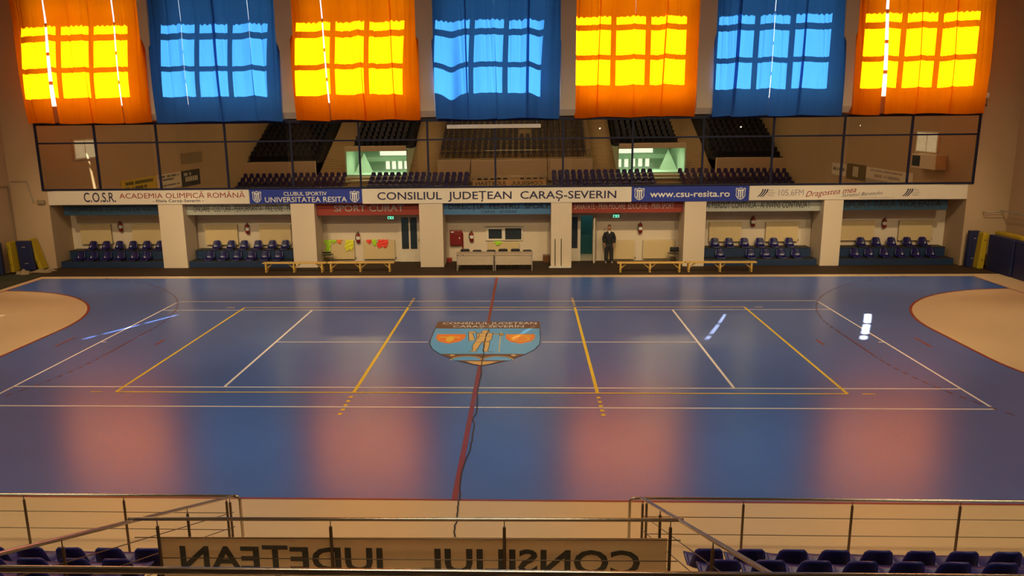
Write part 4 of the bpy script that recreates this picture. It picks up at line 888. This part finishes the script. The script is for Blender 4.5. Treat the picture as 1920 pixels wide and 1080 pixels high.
for k, x in enumerate([-2.55, -2.03, -1.51, -.99, -.47, .95, 1.47, 1.99, 2.51]):
    s = first_or_copy(boxs, USED); s.location = (x, -16.3, 1.05)
    tag(s, 'dark seat above the mirrored banner, %s from the left in the box' % ORD[k], 'seat', 'box seats behind the banner')

# ------------------------------------------------------------------ railings of the near stand
def rail(name, label, pts, posts, rods, grp='stand railings', r=.022, postm=DSTEEL):
    """pts: handrail polyline; posts: (x, y, z0, z1); rods: polylines"""
    c = Vector(pts[0]); t = thing(name, label, 'railing', (c.x, c.y, 0), grp); org = t.location[:]
    a = MB(); a.tube(pts, r, 12); a.build('handrail', STEEL, t, org)
    for x, y, z0, z1 in posts:
        a = MB(); a.tube([(x, y, z0), (x, y, z1-.09)], .019, 10); a.tube([(x, y, z1-.095), (x, y, z1)], .006, 6); a.lathe((x, y, z0), [(.05,0),(.05,.008),(.019,.012)], 12); a.build('post', postm, t, org)
    for q in rods:
        a = MB(); a.tube(q, .006, 7); a.build('rod', DSTEEL, t, org)
    return t
YFR = -11.85; ZR = 0.995
def bend(p0, p1, p2, r=.08, n=5):
    p0, p1, p2 = map(Vector, (p0, p1, p2)); a = p1 + (p0-p1).normalized()*r; b = p1 + (p2-p1).normalized()*r
    return [tuple(a.lerp(p1, i/n).lerp(p1.lerp(b, i/n), i/n)) for i in range(n+1)]
XLE, XRE = -3.07, 2.80
px_l = [x for x in (-3.28, -4.87, -6.43, -8.0, -9.6, -11.2, -12.8, -14.4, -16.0, -17.6, -19.2, -20.8, -22.3)]
rail('front_railing', 'steel front railing of the stand, left of the central gap', [(XL+.05, YFR, ZR)] + bend((XL, YFR, ZR), (XLE, YFR, ZR), (XLE, YFR, 0)) + [(XLE, YFR, 0)],
     [(x, YFR, 0, ZR) for x in px_l], [[(XL+.05, YFR, z), (-3.26, YFR, z)] for z in (ZR-.28, ZR-.56)])
px_r = [3.05, 4.47, 6.05, 7.60, 9.2, 10.8, 12.4, 14.0, 15.6, 17.2, 18.8, 20.4, 22.0]
rail('front_railing', 'steel front railing of the stand, right of the central gap', [(XR-.05, YFR, ZR+.02)] + bend((XR, YFR, ZR+.02), (XRE, YFR, ZR+.02), (XRE, YFR, 0)) + [(XRE, YFR, 0)],
     [(x, YFR, 0, ZR+.02) for x in px_r], [[(XR-.05, YFR, z), (3.03, YFR, z)] for z in (ZR-.28, ZR-.56)])
# box rail with banner
YBX = -14.5; ZBX = 2.07
CLX, CRX = -3.30, 3.02
rail('box_railing', 'steel railing across the stand with the lettered banner tied to it', [(CLX, YBX, ZBX), (CRX, YBX, ZBX+.05)],
     [(-2.97, YBX, 1.05, ZBX), (-.96, YBX, 1.05, ZBX+.015), (1.02, YBX, 1.05, ZBX+.03), (2.88, YBX, 1.05, ZBX+.045)],
     [[(CLX+.05, YBX, ZBX-.235), (CRX-.02, YBX, ZBX-.20)], [(-2.97, YBX, ZBX-.49), (CRX-.05, YBX, ZBX-.46)], [(-2.97, YBX, ZBX-.75), (CRX-.05, YBX, ZBX-.72)]])
bn = MB(); yb = YBX + .045
bn.add([(-2.98, yb, 1.0), (2.86, yb, 1.0), (2.86, yb, 1.865), (-2.98, yb, 1.815)], [(0,1,2,3)], 0); bn.add([(-2.98, yb+.008, 1.0), (2.86, yb+.008, 1.0), (2.86, yb+.008, 1.865), (-2.98, yb+.008, 1.815)], [(3,2,1,0)], 0)
for yy, ll in ((yb-.003, 1), (yb+.011, 1)):
    bn.text('CONSILIUL   JUDEȚEAN', (2.56, yy, 1.415), (-1,0,0), ZP, 5.32, .285, 1, .022, n=(0,0,0)); bn.text('CARAȘ-SEVERIN', (1.75, yy, 1.06), (-1,0,0), ZP, 3.6, .24, 1, .008, n=(0,0,0))
tag(bn.build('lettered_banner', [BACKB, BACKL], None, (0, yb, 1.0)), 'tan mesh banner on the stand railing with lettering seen back to front', 'banner')
# sloping stair rails on both sides of the box
def srail(name_pts, label, ys):
    (ya, xa, za), (yb_, xb, zb) = name_pts
    P = lambda y, dz=0: (xa + (xb-xa)*(y-ya)/(yb_-ya), y, za + (zb-za)*(y-ya)/(yb_-ya) - dz)
    rail('stair_railing', label, [P(ya), P(yb_)], [(P(y)[0], y, max(0, P(y)[2]-1.02), P(y)[2]) for y in ys],
         [[P(ya-.1, d), P(yb_, d)] for d in (.26, .50, .74)])
srail(((-11.75, -3.18, 0.95), (-17.8, -3.32, 3.36)), 'sloping stair railing at the left end of the banner', (-11.95, -13.25, -15.75, -17.4))
srail(((-12.0, 2.95, 1.10), (-18.2, 3.02, 3.62)), 'sloping stair railing at the right end of the banner', (-12.1, -13.4, -15.9, -17.6))
rail('upper_railing', 'steel handrail along the bottom edge of the view in front of the upper stand', [(-6.1, -18.5, 3.945), (6.7, -18.5, 3.985)], [(x, -18.5, 3.32, 3.96) for x in (-6.0, -3.6, 3.9, 6.6)], [])
